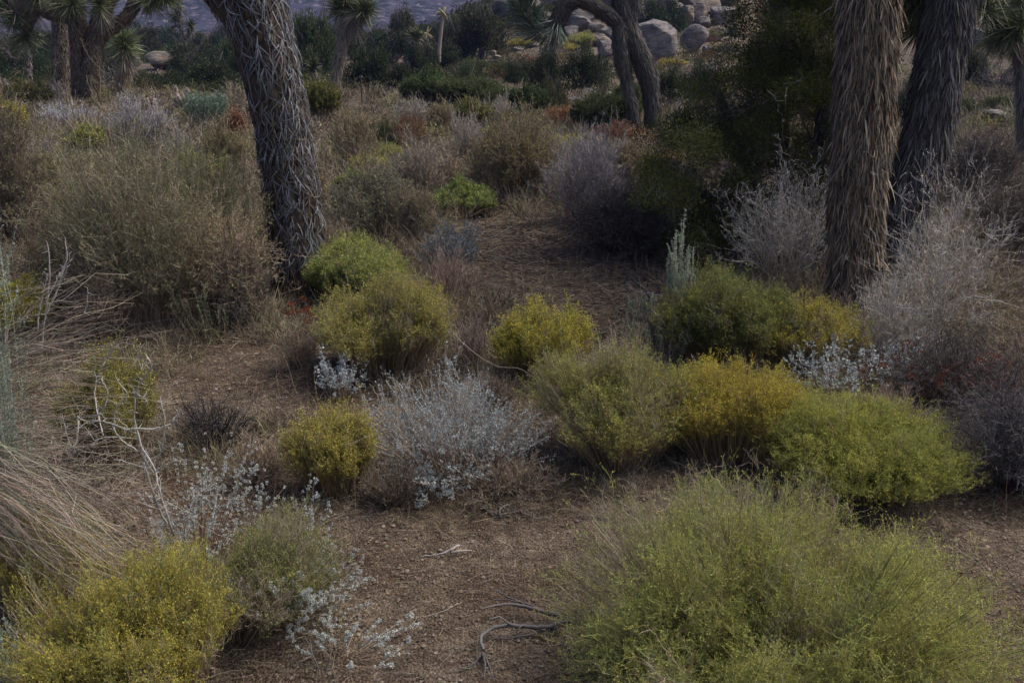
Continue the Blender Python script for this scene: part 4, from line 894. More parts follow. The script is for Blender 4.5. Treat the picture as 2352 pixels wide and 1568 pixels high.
S('tan', 1130, 960, 140, 850, 'dry brown twigs behind the large white-leaved shrub', n=90, leaf=0)
S('mauve', 1180, 1150, 190, 1060, 'low straw grass at the right foot of the large white-leaved shrub', n=120, leaf=0, wob=.2)
S('tan', 900, 1180, 180, 1060, 'straw coloured dry grass at the left foot of the large white-leaved shrub', n=120, leaf=0, wob=.2)
S('mauve', 600, 1130, 170, 1010, 'dry brown grass between black dead shrub and yellow-tipped broom', n=110, leaf=0, wob=.2)
S('grey', 1520, 800, 130, 700, 'wiry dark-stemmed brush left of the dark green rabbitbrush', n=70, c0=(.08, .07, .06), c1=(.2, .18, .16))
S('tan', 1900, 800, 170, 690, 'brown dry twigs under the straight joshua trunk', n=100, leaf=0, c0=(.12, .09, .07))
S('mauve', 2020, 1010, 240, 900, 'tan and grey dry stems behind the lime green broom', n=150, leaf=0)
# right edge
S('dark', 2245, 470, 170, 315, 'dark twiggy shrub right of the grey shaggy trunk', n=120, c0=(.08, .07, .065), c1=(.16, .14, .125))
S('dark', 2300, 590, 220, 420, 'brown bare shrub at the right edge beyond the thorny one', n=130, c0=(.10, .08, .07), c1=(.19, .155, .13))
S('dark', 2330, 1160, 330, 880, 'dark grey dead brush at the right edge above the gravel', n=200, ch=(5, 4, 2), c0=(.07, .06, .058), c1=(.2, .18, .175))
S('dark', 2190, 960, 330, 800, 'dark tangled undergrowth behind the lime green broom', n=150, c0=(.07, .055, .05), c1=(.15, .125, .11))
S('dark', 2290, 215, 130, 158, 'black gnarled dead bush on the right slope', n=60, near=40, ch=(4, 3), lf=(.5, .5), wob=.9)
S('yellow', 2294, 372, 60, 336, 'yellow bush in the dry grass at the right edge', near=30, n=300)
S('green', 2210, 268, 70, 220, 'dark green bush on the slope right of the grey shaggy trunk', near=10)
S('green', 2300, 262, 80, 216, 'dark green bush above the slanting pale rock', near=10)
S('mauve', 2290, 345, 150, 285, 'dry tan grass-like shrub before the slanting pale rock', n=240, near=30, leaf=0, ch=(3, 2), lf=(.4, .4), c1=(.33, .245, .18), c0=(.24, .17, .12))
S('mauve', 2200, 360, 90, 290, 'pinkish dry shrub right beside the grey shaggy trunk', n=150, near=30, leaf=0, ch=(3, 2), lf=(.4, .4))
S('grey', 1560, 330, 70, 235, 'pale straw shrub between two-stemmed joshua and juniper', n=140, near=30, ch=(4, 3), lf=(.4, .4), c1=(.40, .35, .30))
S('mauve', 1595, 310, 60, 262, 'short tan shrub at the left side of the juniper', near=10)
# dark green bushes behind
S('green', 985, 245, 125, 160, 'rounded bright green bush left of the pair behind the grey shrubs', near=30, n=900)
S('green', 1085, 250, 140, 176, 'rounded dull green bush right of the pair behind the grey shrubs', near=30, n=900, ct=((.08, .10, .045), (.10, .12, .05)))
S('green', 1213, 272, 82, 196, 'dense green bush before the small joshua with tan trunk', near=30, n=800)
S('green', 1388, 312, 140, 205, 'broad dark green bush behind the stems of the two-stemmed joshua', near=30, n=1000, ct=((.055, .075, .035), (.08, .095, .04)))
S('green', 1440, 285, 70, 190, 'green bush between the two stems of the middle joshua', near=30, n=500, ct=((.08, .10, .05), (.1, .115, .055)))
S('oak', 1248, 215, 90, 116, 'dark round oak bush left of the small joshua with tan trunk')
S('oak', 1340, 222, 125, 116, 'large round grey-green oak bush right of the small joshua with tan trunk')
S('oak', 1195, 190, 70, 140, 'low oak bush on the slope below the cairn')
S('juniper', 1272, 262, 62, 172, 'small dark-stemmed pine with a flat green top and bare branches')
S('oakb', 725, 178, 118, 28, 'tall bright green pinyon right behind the leaning trunk')
S('oak', 850, 212, 130, 110, 'dark oak bush right of the bending pale joshua stem')
S('oak', 915, 216, 90, 140, 'dark oak bush left of the thin pale joshua')
S('oak', 900, 150, 120, 70, 'broad oak crown behind the thin pale joshua')
S('juniper', 925, 110, 60, 20, 'brown-tinged tree top against the blue mountain')
S('juniper', 1105, 140, 110, 20, 'dark juniper at the left edge of the rock outcrop')
S('juniper', 1050, 130, 80, 45, 'dark juniper just right of the bare dead poles')
S('oak', 1020, 165, 90, 100, 'dark oak bush below the bare dead poles')
S('oak', 970, 178, 80, 95, 'dark oak bush right of the thin pale joshua')
S('green', 1090, 178, 70, 128, 'round green bush on the near edge of the bare slope', near=10)
S('oakb', 1145, 126, 40, 112, 'small green bush under the pointed tan boulder')
S('yellow', 1185, 116, 42, 88, 'yellow-green bush right of the pointed tan boulder', near=10)
S('yellow', 1215, 112, 34, 92, 'small yellow bush below the drooping joshua leaves', near=10)
S('yellow', 1000, 130, 40, 118, 'yellow tuft below the dead poles', near=10)
S('broom', 1330, 112, 70, 74, 'green bush under the pale wedge boulder', near=10)
S('rust', 1345, 112, 34, 92, 'red-brown bush under the pale wedge boulder', near=10)
S('yellow', 1310, 120, 44, 98, 'yellow-green bush below the slanting grey slab', near=10)
S('yellow', 1540, 158, 60, 134, 'yellow-green bush below the huge angular boulder', near=10)
S('rust', 1610, 145, 40, 126, 'red-brown bush below the rounded cracked boulder', near=10)
S('broom', 1640, 96, 44, 64, 'green bush right of the rounded cracked boulder', near=10)
S('oak', 1520, 78, 100, -10, 'grey-green oak growing among boulders above the huge angular one')
S('oak', 1545, 252, 90, 160, 'grey-green bush right of the two-stemmed joshua')
S('oak', 1600, 240, 90, 150, 'grey-green bush behind the left edge of the juniper')
S('olive', 1490, 180, 60, 138, 'olive bush at the foot of the huge angular boulder', near=10)
S('juniper', 2235, 200, 80, 110, 'dark bush right of the grey shaggy trunk on the slope')
S('oak', 2140, 200, 120, 90, 'dark bush seen between the two shaggy trunks')
S('oak', 2080, 280, 110, 190, 'dark bush low between the two shaggy trunks')
# the thicket left of the leaning trunk
S('oak', 225, 150, 100, 72, 'broad oak behind the forked joshua on its right')
S('oak', 450, 160, 120, 92, 'broad oak right of the low flat boulder')
S('oakb', 545, 150, 80, 82, 'lighter green oak touching the leaning trunk on its left')
S('juniper', 15, 175, 90, 96, 'dark juniper cut by the left edge above the pinkish cholla')
S('oak', 690, 120, 70, 74, 'dark oak at the skyline right of the leaning trunk')
S('oak', 840, 120, 90, 62, 'oak at the skyline right of the bending pale joshua stem')
S('oak', 985, 112, 80, 58, 'oak at the skyline behind the bare dead poles')
S('oak', 300, 112, 90, 40, 'dark round oak right of the bright tufted short joshua')
S('juniper', 330, 125, 80, 62, 'dark juniper behind the long rounded boulder')
S('oak', 370, 205, 150, 160, 'low grey-green oak before the long rounded boulder')
S('oak', 490, 212, 140, 140, 'wide dark green bush left of the leaning trunk')
S('oak', 560, 185, 80, 95, 'dark bush touching the left side of the leaning trunk')
S('oak', 480, 140, 90, 75, 'grey oak below the mountain left of the leaning trunk')
S('oak', 530, 110, 80, 55, 'oak on the skyline of the thicket left of the leaning trunk')
S('oak', 395, 118, 90, 62, 'oak behind the tall spindly joshua')
S('oak', 50, 190, 120, 110, 'dark oak at the left edge behind the slim far joshua')
S('oak', 20, 140, 110, 85, 'grey oak at the left edge under the drooping heads')
S('oak', 105, 150, 80, 60, 'dark oak behind the single joshua trunk on its left')
S('oakb', 175, 190, 60, 120, 'green oak between single trunk and forked joshua')
S('oak', 250, 195, 70, 110, 'dark oak between forked joshua and the bright tufted one')
S('dark', 255, 215, 90, 140, 'bare grey branches between forked joshua and the bright tufted one', near=40, n=24, ch=(4, 3), lf=(.5, .5), c1=(.33, .3, .28), wob=.8)
S('oak', 430, 178, 80, 120, 'grey-green bush at the foot of the tall spindly joshua')
S('juniper', 770, 120, 50, 60, 'dark bush left of the bending pale joshua stem')
S('juniper', 810, 140, 70, 80, 'dark bush behind the bending pale joshua stem')
S('oak', 1075, 215, 90, 160, 'dark bush behind the pair of rounded green ones')
S('oak', 675, 205, 40, 130, 'dark bush peeping out right of the leaning trunk')

# ------------------------------------------------------------------ single plants with a shape of their own
def put_at(name, label, cat, parts, px, py, inset=0.0, group=None):
    P = at(px, py); dirh = unit(P[:2]); xy = P[:2] + dirh * inset
    o = thing(name, label, cat, (xy[0], xy[1], float(tz(*xy)) - .01), group); put(parts, o); return o
R = np.random.default_rng
# white-leaved shrubs
put_at('white_leaf_shrub', 'large white-leaved bushy shrub in the centre, between yellow broom and green broom', 'shrub', g_whiteleaf(R(101), .50, .50, 4.2, n=430, ch=7, clus=6, lsz=.8), 1050, 1130, .22)
put_at('white_leaf_shrub', 'small white-leaved sprigs in the dark under the central yellow-green shrub', 'shrub', g_whiteleaf(R(102), .20, .28, 5, n=60, ch=5, clus=5), 780, 925, .1)
put_at('white_leaf_shrub', 'few white-leaved stalks before the thorny shrub, leaning left', 'shrub', g_whiteleaf(R(103), .32, .36, 5, n=60, ch=5, clus=5, lean=(-.1, 0)), 1930, 935, .15)
put_at('white_leaf_shrub', 'white-leaved stems crowding the front of the pale thorny shrub', 'shrub', g_whiteleaf(R(104), .34, .34, 5, n=110, ch=5, clus=4), 2080, 930, .25)
put_at('white_leaf_shrub', 'blue-grey leafed upright shrub on the middle soil behind the reddish dead broom', 'shrub', g_whiteleaf(R(105), .30, .48, 8, n=120, ch=5, clus=5, cl=((.20, .24, .27), (.26, .29, .32), (.17, .20, .22)), cs=(.2, .16, .13), lsz=.8), 1040, 628, .1)
put_at('white_leaf_shrub', 'white-leaved sprigs hanging low at the front of the large white-leaved shrub', 'shrub', g_whiteleaf(R(106), .22, .16, 4, n=60, ch=5, clus=6), 985, 1165, .1)
# white tufted stalks at lower left
def tufted(rng, r, h, d, n):
    st, tf = MB(), MB()
    P = dome_stems(rng, r, h, n, 7, lump=.2, lo=.85, lean=(.12, 0), wob=.05, arch=.02)
    ribbons(st, P, np.linspace(.003, .0018, 7)[None], jit(rng, (.24, .17, .12), n, .2), jit(rng, (.36, .29, .23), n, .2), rng)
    Q, Wq, t = grow(rng, P, .0018 * np.ones((n, 7)), 3, .55, .95, .18, .35, .5, 4, .15)
    ribbons(st, Q, Wq, jit(rng, (.34, .27, .21), len(Q)), jit(rng, (.34, .27, .21), len(Q)), rng)
    for X, ts in ((P, (.62, .74, .86, 1.0)), (Q, (.6, 1.0))):
        for tt in ts:
            p, T = sample(X, np.arange(len(X)), np.clip(tt + rng.normal(size=len(X)) * .03, 0, 1)); k = 14
            p = np.repeat(p, k, 0); D = unit(rng.normal(size=p.shape) + A([0, 0, .35]))
            blades(tf, p + D * .002, D, .006 * rng.uniform(.6, 1.3, len(p)), .0042, pal(rng, ((.54, .57, .54), (.62, .63, .59), (.46, .49, .47)), len(p), .1), rng)
    return [('stems', st, M_STEM), ('tufts', tf, M_LEAF)]
put_at('tufted_buckwheat', 'white-tufted stalks rising right of the bare thorny branch', 'plant', tufted(R(111), .26, .56, 3.3, 62), 470, 1400, .2)
put_at('tufted_buckwheat', 'low white-tufted mass spilling onto the gravel at lower left', 'plant', tufted(R(112), .30, .30, 3, 90), 660, 1480, .12)
put_at('tufted_buckwheat', 'pair of tall white-tufted stalks standing clear above the gravel', 'plant', tufted(R(113), .10, .52, 3.3, 8), 690, 1400, .1)
put_at('tufted_buckwheat', 'scattered low white tufts at the gravel edge of the lower left', 'plant', tufted(R(114), .22, .12, 2.8, 18), 790, 1560, .1)
# red-headed buckwheat at right
def redheads(rng, r, h, n):
    st, tf = MB(), MB(); P = dome_stems(rng, r, h, n, 6, lo=.8)
    ribbons(st, P, np.linspace(.003, .002, 6)[None], jit(rng, (.22, .15, .09), n), jit(rng, (.26, .18, .12), n), rng)
    e = np.repeat(P[:, -1], 40, 0); D = unit(rng.normal(size=e.shape))
    blades(tf, e + D * A([.018, .018, .010]), D, .010, .008, pal(rng, ((.20, .05, .025), (.27, .075, .035), (.15, .045, .025)), len(e), .15), rng)
    return [('stems', st, M_STEM), ('seed_heads', tf, M_LEAF)]
put_at('red_buckwheat', 'red pompom buckwheat heads under the white-leaved stems', 'plant', redheads(R(121), .30, .26, 34), 2070, 930, .15)
put_at('red_buckwheat', 'red pompom buckwheat heads in the dark undergrowth near the right edge', 'plant', redheads(R(122), .36, .30, 44), 2240, 960, .15)
put_at('red_buckwheat', 'thin red stalks beside the central yellow-green shrub', 'plant', redheads(R(123), .14, .34, 12), 700, 810, .1)
# sagebrush spikes
put_at('sagebrush', 'pale grey-green sagebrush spikes at the left edge', 'shrub', g_sage(R(131), .17, 1.62, 3.1, n=90, lf=130, tmin=.35, spread=.95, cl=((.40, .46, .36), (.33, .40, .32), (.47, .51, .40))), 30, 1420, .0)
put_at('sagebrush', 'few pale sage spikes in the bottom left corner', 'shrub', g_sage(R(132), .10, .42, 2.8, n=14, lf=60), 8, 1690, .05)
put_at('sagebrush', 'two tall pale green sage spikes left of the dark rabbitbrush', 'shrub', g_sage(R(133), .14, .95, 5.6, n=16, lf=170, tmin=.35, spread=.7, cl=((.36, .40, .31), (.30, .35, .27), (.42, .44, .34))), 1555, 830, .1)
put_at('sagebrush', 'grey sprawling sage beneath the two tall sage spikes', 'shrub', g_sage(R(134), .28, .40, 5.6, n=60, lf=40, cl=((.19, .20, .16), (.15, .165, .13), (.24, .245, .2)), spread=1.2), 1530, 850, .1)
put_at('sagebrush', 'small pale sage sprig by the dead branches on the soil', 'shrub', g_sage(R(135), .12, .22, 6.5, n=14, lf=40), 1470, 740, .05)
put_at('sagebrush', 'grey-green leafy sprigs low in the wide olive-tan shrub', 'shrub', g_sage(R(136), .30, .42, 6, n=34, lf=40, cl=((.27, .27, .18), (.22, .23, .16))), 500, 770, .0)
# pale thorny shrubs
def thorny(rng, r, h, d, n, **k):
    return g_twig(rng, r, h, d, n=n, **{**dict(ch=(5, 5, 4), c0=(.28, .24, .20), c1=(.66, .60, .52), wob=.5, ang=.55, up=.4, lf=(.5, .42, .26), w0=3.3, t0=.2), **k})
put_at('thorny_shrub', 'big pale thorny bare shrub in front of the grey shaggy trunk', 'shrub', thorny(R(141), .41, 1.16, 5.9, 52), 2125, 850, .3)
put_at('thorny_shrub', 'pale thorny shrub low before the foot of the straight joshua trunk', 'shrub', thorny(R(142), .30, .55, 5.6, 45), 2020, 850, .1)
put_at('thorny_shrub', 'pale thorny bare shrub between juniper and straight joshua trunk', 'shrub', thorny(R(143), .48, .86, 7.5, 70, c1=(.62, .57, .51)), 1800, 672, .25)
# bent dry grass at left
def bent(rng, n, rows, Y0, Y1, w, down=False):
    st = MB(); out = []
    ty = rng.uniform(*rows, n); tx = rng.normal(215, 85, n) - np.abs(ty - 1000) * .05
    b = A([pt(-390 + 60 * rng.normal(), 1180 + 160 * rng.normal(), rng.uniform(Y0, Y1)) for _ in range(n)])
    b[:, 2] = np.maximum(b[:, 2] - .3, .03)
    bunch = np.round((ty + rng.normal(size=n) * 10) / 48) * 48
    ty = bunch * .8 + ty * .2
    e = A([pt(x, y, q) for x, y, q in zip(tx, ty, rng.uniform(Y0, Y1, n))])
    if down: b = A([pt(-330 + 40 * rng.normal(), 1000 + 60 * rng.normal(), rng.uniform(Y0, Y1)) for _ in range(n)])
    c = A([pt(40 + 40 * rng.normal(), y - 190 + 25 * rng.normal(), q) for y, q in zip(ty, rng.uniform(Y0, Y1, n))]) if down else A([pt(-120 + 30 * rng.normal(), y * .72 + 230 + 25 * rng.normal(), q) for y, q in zip(ty, rng.uniform(Y0, Y1, n))])
    P = wobble(bez(b, c, e, 12), rng, .17)
    P[:, :, 2] = np.maximum(P[:, :, 2], .02)
    ribbons(st, P, np.linspace(w, w * .4, 12)[None], pal(rng, ((.30, .25, .18), (.24, .2, .155), (.17, .14, .12)), n, .25), pal(rng, ((.36, .30, .23), (.42, .36, .26), (.23, .185, .165)), n, .25), rng)
    Q, Wq, t = grow(rng, P, w * .7 * np.ones((n, 12)), 5, .55, 1, .09, .25, .1, 4, .2)
    ribbons(st, Q, Wq, jit(rng, (.3, .245, .19), len(Q), .25), jit(rng, (.36, .30, .24), len(Q), .25), rng)
    return st
def at_world(name, label, cat, loc, parts):
    o = thing(name, label, cat, loc); l3 = np.asarray(loc, np.float32)
    for n_, mb, mt in parts:
        mb.v = [V - l3 for V in mb.v]; link(n_, mb.mesh(n_, mt), o)
    return o
g0 = at(-390, 1250)
at_world('dry_grass_clump', 'long bent straw-coloured grass stems sweeping in from the left edge', 'grass clump', g0, [('stems', bent(R(151), 300, (665, 1150), 2.95, 3.6, .0028), M_STEM)])
g1 = at(-390, 1500)
at_world('dry_grass_clump', 'purplish tan grass stems bending down over the lower left shrubs', 'grass clump', g1, [('stems', bent(R(152), 420, (1200, 1420), 2.75, 3.2, .0026, True), M_STEM)])
put_at('dead_shrub', 'tangle of broken straw and twigs under the bent grass', 'shrub', g_twig(R(153), .55, .38, 3.2, n=120, ch=(4, 4, 3), c0=(.2, .16, .13), c1=(.36, .30, .24), up=.0, wob=.7, w0=3), 60, 1300, .2)
put_at('dead_shrub', 'dark twigs in the shade at the left edge above the yellow corner shrub', 'shrub', g_twig(R(154), .34, .24, 2.9, n=70, ch=(4, 3), c0=(.14, .10, .085), c1=(.28, .22, .18), up=0, wob=.5, lf=(.5, .5)), 30, 1500, .1)
# hand-traced branches: rows of (px, py, Y) with a radius in metres
def traced(name, label, cat, lines, c0, c1, seed, spurs=0, spl=.03, side=0, group=None):
    rng = R(seed); mb = MB(); first = None
    for pts, r0, r1 in lines:
        q = spline(A([(*pt(x, y, Y), 0) for x, y, Y in pts]), 6 * len(pts))[:, :3]
        q = q + np.cumsum(rng.normal(size=q.shape), 0) * .0016
        if first is None: first = q[0].copy()
        r0, r1 = r0 * .78, r1 * .8; n = len(q); tubes(mb, q[None], np.linspace(r0, r1, n)[None], jit(rng, c0, 1, .05), jit(rng, c1, 1, .05), 6, rough=.1, rng=rng)
        L = np.linalg.norm(np.diff(q, axis=0), axis=1).sum()
        if spurs:
            m = int(L * spurs); idx = np.zeros(m, int); p, T = sample(q[None], idx, rng.random(m)); D = unit(T * .4 + rng.normal(size=p.shape))
            P = p[:, None] + D[:, None] * (spl * rng.uniform(.3, 1.3, m))[:, None, None] * np.linspace(0, 1, 3)[None, :, None]
            tubes(mb, P, A([[1, .7, .25]]) * max(.0011, r1 * .75), c1, c1, 4)
        if side:
            m = max(1, int(L * side)); Q, Wq, _ = grow(rng, q[None], np.full((1, n), r0 + r1), m, .2, 1, .25, .6, .1, 6, .5, .55, .2)
            tubes(mb, Q, Wq * .5, c1, c1, 4)
            if spurs:
                Q2, W2, _ = grow(rng, Q, Wq, 6, .1, 1, .3, .8, 0, 3, .2, .5, .03); tubes(mb, Q2, np.maximum(W2 * .5, .0008), c1, c1, 3)
    o = link(name, None) if False else None
    mb.v = [V - first.astype(np.float32) for V in mb.v]
    o = link(name, mb.mesh(name, M_WOOD)); o.location = first
    return lab(o, label, cat, group)
yt_ = 3.25; PW = (.40, .38, .34)
gb = at(430, 1285)
traced('thorny_branch', 'bare white thorny branches reaching up before the olive yellow shrub', 'dead branch', [
    ([(432, 1290, gb[1]), (395, 1240, yt_), (370, 1170, yt_ - .05), (345, 1080, yt_ - .05), (310, 1020, yt_), (295, 960, yt_), (300, 900, yt_ - .05), (338, 845, yt_ - .1), (330, 815, yt_ - .1)], .0075, .003),
    ([(385, 1205, yt_), (360, 1140, yt_ - .05), (335, 1060, yt_ - .05)], .006, .004),
    ([(300, 985, yt_), (250, 972, yt_), (205, 975, yt_ + .05), (180, 965, yt_ + .05)], .0045, .003),
    ([(180, 965, yt_ + .05), (170, 1020, yt_), (150, 985, yt_), (138, 940, yt_)], .004, .002),
    ([(300, 985, yt_), (345, 982, yt_), (390, 965, yt_), (398, 930, yt_)], .005, .0025),
    ([(205, 975, yt_ + .05), (240, 945, yt_), (250, 905, yt_), (235, 870, yt_)], .004, .002),
    ([(262, 972, yt_), (268, 930, yt_), (290, 905, yt_), (272, 880, yt_)], .004, .002),
    ([(340, 1060, yt_), (370, 1030, yt_), (386, 960, yt_ - .05), (380, 915, yt_ - .05)], .004, .002),
    ([(355, 1085, yt_ - .05), (400, 1060, yt_ - .1), (440, 1050, yt_ - .1)], .004, .002),
    ([(345, 1075, yt_ - .05), (300, 1060, yt_), (265, 1050, yt_)], .004, .002),
    ([(440, 1280, gb[1]), (425, 1210, yt_ - .1), (450, 1130, yt_ - .1), (455, 1115, yt_ - .1)], .004, .002),
    ([(315, 1035, yt_), (275, 1000, yt_ - .05), (260, 975, yt_ - .05)], .0045, .003),
    ([(235, 1000, yt_), (218, 900, yt_ + .1), (248, 810, yt_ + .1), (270, 792, yt_ + .1)], .0035, .0018)], PW, (.40, .38, .34), 161, 60, .03, 6)
traced('thorny_branch', 'whitish upright thorny stems behind the bent grass at the left edge', 'dead branch', [
    ([(95, 800, 3.6), (108, 720, 3.6), (120, 640, 3.6), (118, 560, 3.6)], .005, .0025),
    ([(108, 720, 3.6), (130, 665, 3.6), (148, 600, 3.6), (150, 545, 3.6)], .005, .002),
    ([(134, 660, 3.6), (152, 620, 3.55), (155, 605, 3.55)], .003, .002),
    ([(85, 760, 3.6), (98, 690, 3.6), (112, 640, 3.6)], .004, .002),
    ([(195, 720, 3.5), (203, 690, 3.5), (206, 668, 3.5)], .0025, .0015)], PW, (.45, .43, .39), 162, 50, .02, 2)
def gl(px, py, h=0.0):                                  # a point lying on (or h above) the ground, as a traced row
    P = at(px, py)
    return (px, py, P[1] - h * 1.2)
GB = (.20, .18, .175)
traced('dead_branch', 'curved silvery dead branch lying at the bottom with splayed root ends', 'dead branch', [
    ([gl(1310, 1425, .06), gl(1250, 1438, .05), gl(1180, 1440, .05), gl(1128, 1448, .05), gl(1102, 1470, .05), gl(1108, 1500, .03)], .011, .007),
    ([gl(1108, 1498, .03), gl(1095, 1520, .02), gl(1068, 1548, .01)], .006, .002), ([gl(1108, 1498, .03), gl(1112, 1530, .02), gl(1112, 1560, .01)], .005, .002),
    ([gl(1108, 1498, .03), gl(1122, 1520, .02), gl(1130, 1550, .01)], .005, .002), ([gl(1108, 1500, .03), gl(1080, 1530, .02), gl(1050, 1540, .01)], .004, .0015),
    ([gl(1108, 1500, .03), gl(1118, 1525, .02), gl(1122, 1545, .01)], .004, .0015)], (.085, .074, .07), (.15, .135, .13), 171, 0, 0, 6)
traced('dead_branch', 'dark dead branches lying behind the curved silvery one', 'dead branch', [
    ([gl(1300, 1420, .05), gl(1240, 1402, .05), gl(1170, 1392, .06), gl(1110, 1400, .05)], .011, .004), ([gl(1260, 1405, .06), gl(1200, 1380, .08), gl(1130, 1372, .06)], .006, .002),
    ([gl(1280, 1440, .03), gl(1200, 1462, .02), gl(1130, 1470, .01)], .006, .002), ([gl(1240, 1402, .05), gl(1170, 1370, .07), gl(1122, 1345, .05)], .005, .002)], (.08, .068, .062), (.13, .115, .105), 172, 0, 0, 8)
traced('dead_branch', 'forked grey twig fan at the bottom left of the gravel', 'dead branch', [
    ([gl(720, 1640, .02), (735, 1560, 2.75), (718, 1500, 2.75), (712, 1470, 2.75)], .005, .002), ([(735, 1565, 2.75), (748, 1520, 2.75), (752, 1480, 2.75)], .004, .0015),
    ([gl(760, 1640, .02), (775, 1580, 2.7), (760, 1500, 2.7)], .003, .0015)], GB, (.28, .25, .24), 173, 0, 0, 8)
traced('dead_branch', 'splayed pale dry roots under the green and tan broom', 'dead branch', [
    ([gl(1500, 1010, .15), gl(1490, 1050, .08), gl(1450, 1085, .02)], .006, .002), ([gl(1500, 1010, .15), gl(1478, 1055, .08), gl(1430, 1100, .01)], .004, .002),
    ([gl(1502, 1010, .15), gl(1530, 1045, .06), gl(1560, 1080, .02)], .005, .002), ([gl(1500, 1010, .15), gl(1495, 1060, .06), gl(1470, 1100, .01)], .004, .002),
    ([gl(1502, 1005, .15), gl(1510, 1050, .06), gl(1520, 1075, .02)], .004, .002), ([gl(1500, 1010, .15), gl(1468, 1060, .05), gl(1445, 1075, .01)], .004, .0015)], (.3, .26, .22), (.36, .31, .27), 174, 0, 0, 6)
traced('dead_branch', 'grey forked dead branch on the soil left of the two tall sage spikes', 'dead branch', [
    ([gl(1530, 684, .04), gl(1490, 676, .06), gl(1455, 668, .05), gl(1430, 640, .06)], .012, .005), ([gl(1500, 678, .06), gl(1465, 650, .09), gl(1440, 632, .08)], .008, .003), ([gl(1480, 675, .05), gl(1450, 690, .02), gl(1425, 685, .02)], .006, .003)], (.11, .10, .10), (.19, .175, .17), 175, 0, 0, 5)
traced('dead_branch', 'long dark dead branch across the shaded soil below the juniper brush', 'dead branch', [
    ([gl(1110, 592, .03), gl(1170, 590, .05), gl(1235, 586, .04), gl(1300, 578, .05), gl(1370, 568, .05)], .014, .008), ([gl(1170, 590, .04), gl(1182, 600, .02), gl(1178, 606, .01)], .008, .005), ([gl(1090, 555, .03), gl(1130, 545, .06), gl(1175, 520, .08)], .008, .004)], (.09, .078, .075), (.14, .125, .12), 176, 0, 0, 4)
traced('dead_branch', 'small driftwood-like stick on the gravel in the middle', 'dead branch', [([gl(960, 1278), gl(1010, 1276, .02), gl(1035, 1268, .04), gl(1050, 1258, .05)], .004, .006), ([gl(1035, 1268, .04), gl(1080, 1262, .02)], .007, .003)], (.3, .27, .25), (.34, .3, .28), 177, 0)
traced('dead_branch', 'dark broken dead twigs on the gravel right of the white-leaved shrub', 'dead branch', [
    ([gl(1105, 1160, .02), gl(1150, 1180, .03), gl(1195, 1172, .03), gl(1240, 1165, .02)], .008, .004), ([gl(1150, 1190, .01), gl(1145, 1175, .05), gl(1165, 1160, .05)], .008, .005), ([gl(1195, 1172, .03), gl(1230, 1190, .02), gl(1260, 1190, .01)], .006, .002), ([gl(1100, 1130, .03), gl(1130, 1150, .02), gl(1165, 1165, .02)], .006, .003)], (.09, .075, .07), (.2, .17, .155), 178, 0, 0, 12)
traced('dead_branch', 'dark dead limb on the ground by the right edge behind the thorny shrub', 'dead branch', [([gl(2240, 790, .05), gl(2280, 815, .05), gl(2330, 838, .04)], .016, .01), ([gl(2255, 800, .05), gl(2310, 850, .02)], .01, .005)], (.07, .06, .055), (.11, .095, .09), 179, 0, 0, 6)
traced('dead_branch', 'pale bare branches sticking up in the dead brush at the right edge', 'dead branch', [([gl(2290, 1090, .02), (2320, 1010, 4.2), (2350, 960, 4.2)], .008, .003), ([(2310, 1040, 4.2), (2322, 980, 4.2), (2330, 900, 4.2)], .005, .002), ([gl(2270, 1110, .02), (2330, 1060, 4.1), (2380, 1040, 4.1)], .006, .003)], (.24, .225, .22), (.34, .32, .31), 180, 0, 0, 8)
for q, (ln, lb_) in enumerate((
    ([(792, 1022, 3.9), (845, 1003, 3.9), (915, 975, 3.9), (975, 943, 3.9)], 'single pale bent stalk crossing the yellow-tipped tan broom'),
    ([(1040, 765, 5.2), (1085, 805, 5.1), (1140, 838, 5.05), (1200, 845, 5), (1248, 880, 5)], 'thin long pale stalk drooping between the central yellow shrubs'),
    ([(1205, 715, 6.2), (1228, 695, 6.2), (1238, 670, 6.2)], 'short pale stalk standing above the separate yellow shrub'),
    ([(920, 1450, 3.0), (960, 1420, 2.95), (1015, 1404, 2.95), (1060, 1380, 2.98)], 'straight straw lying on the gravel left of the curved branch'),
    ([(1095, 1500, 2.8), (1105, 1455, 2.8), (1135, 1420, 2.8), (1140, 1390, 2.8)], 'thin upright straw beside the curved silvery branch'))):
    traced('dry_stalk', lb_, 'dry stalk', [(ln, .0017, .0011)], (.42, .37, .27), (.46, .40, .3), 190 + q)
put_at('dead_shrub', 'black burnt-looking dead shrub on the bare soil left of the yellow-tipped broom', 'shrub', g_twig(R(201), .24, .26, 4.4, n=60, ch=(4, 3), c0=(.04, .035, .035), c1=(.10, .09, .09), up=0, wob=.4, lf=(.5, .5), w0=5, arch=-.05), 490, 1050, .1)
put_at('dead_shrub', 'dark matted twigs at the front of the large white-leaved shrub', 'shrub', g_twig(R(202), .30, .12, 4, n=70, ch=(4, 3), c0=(.1, .08, .06), c1=(.24, .18, .13), up=0, wob=.4, lf=(.5, .5)), 1130, 1150, .05)

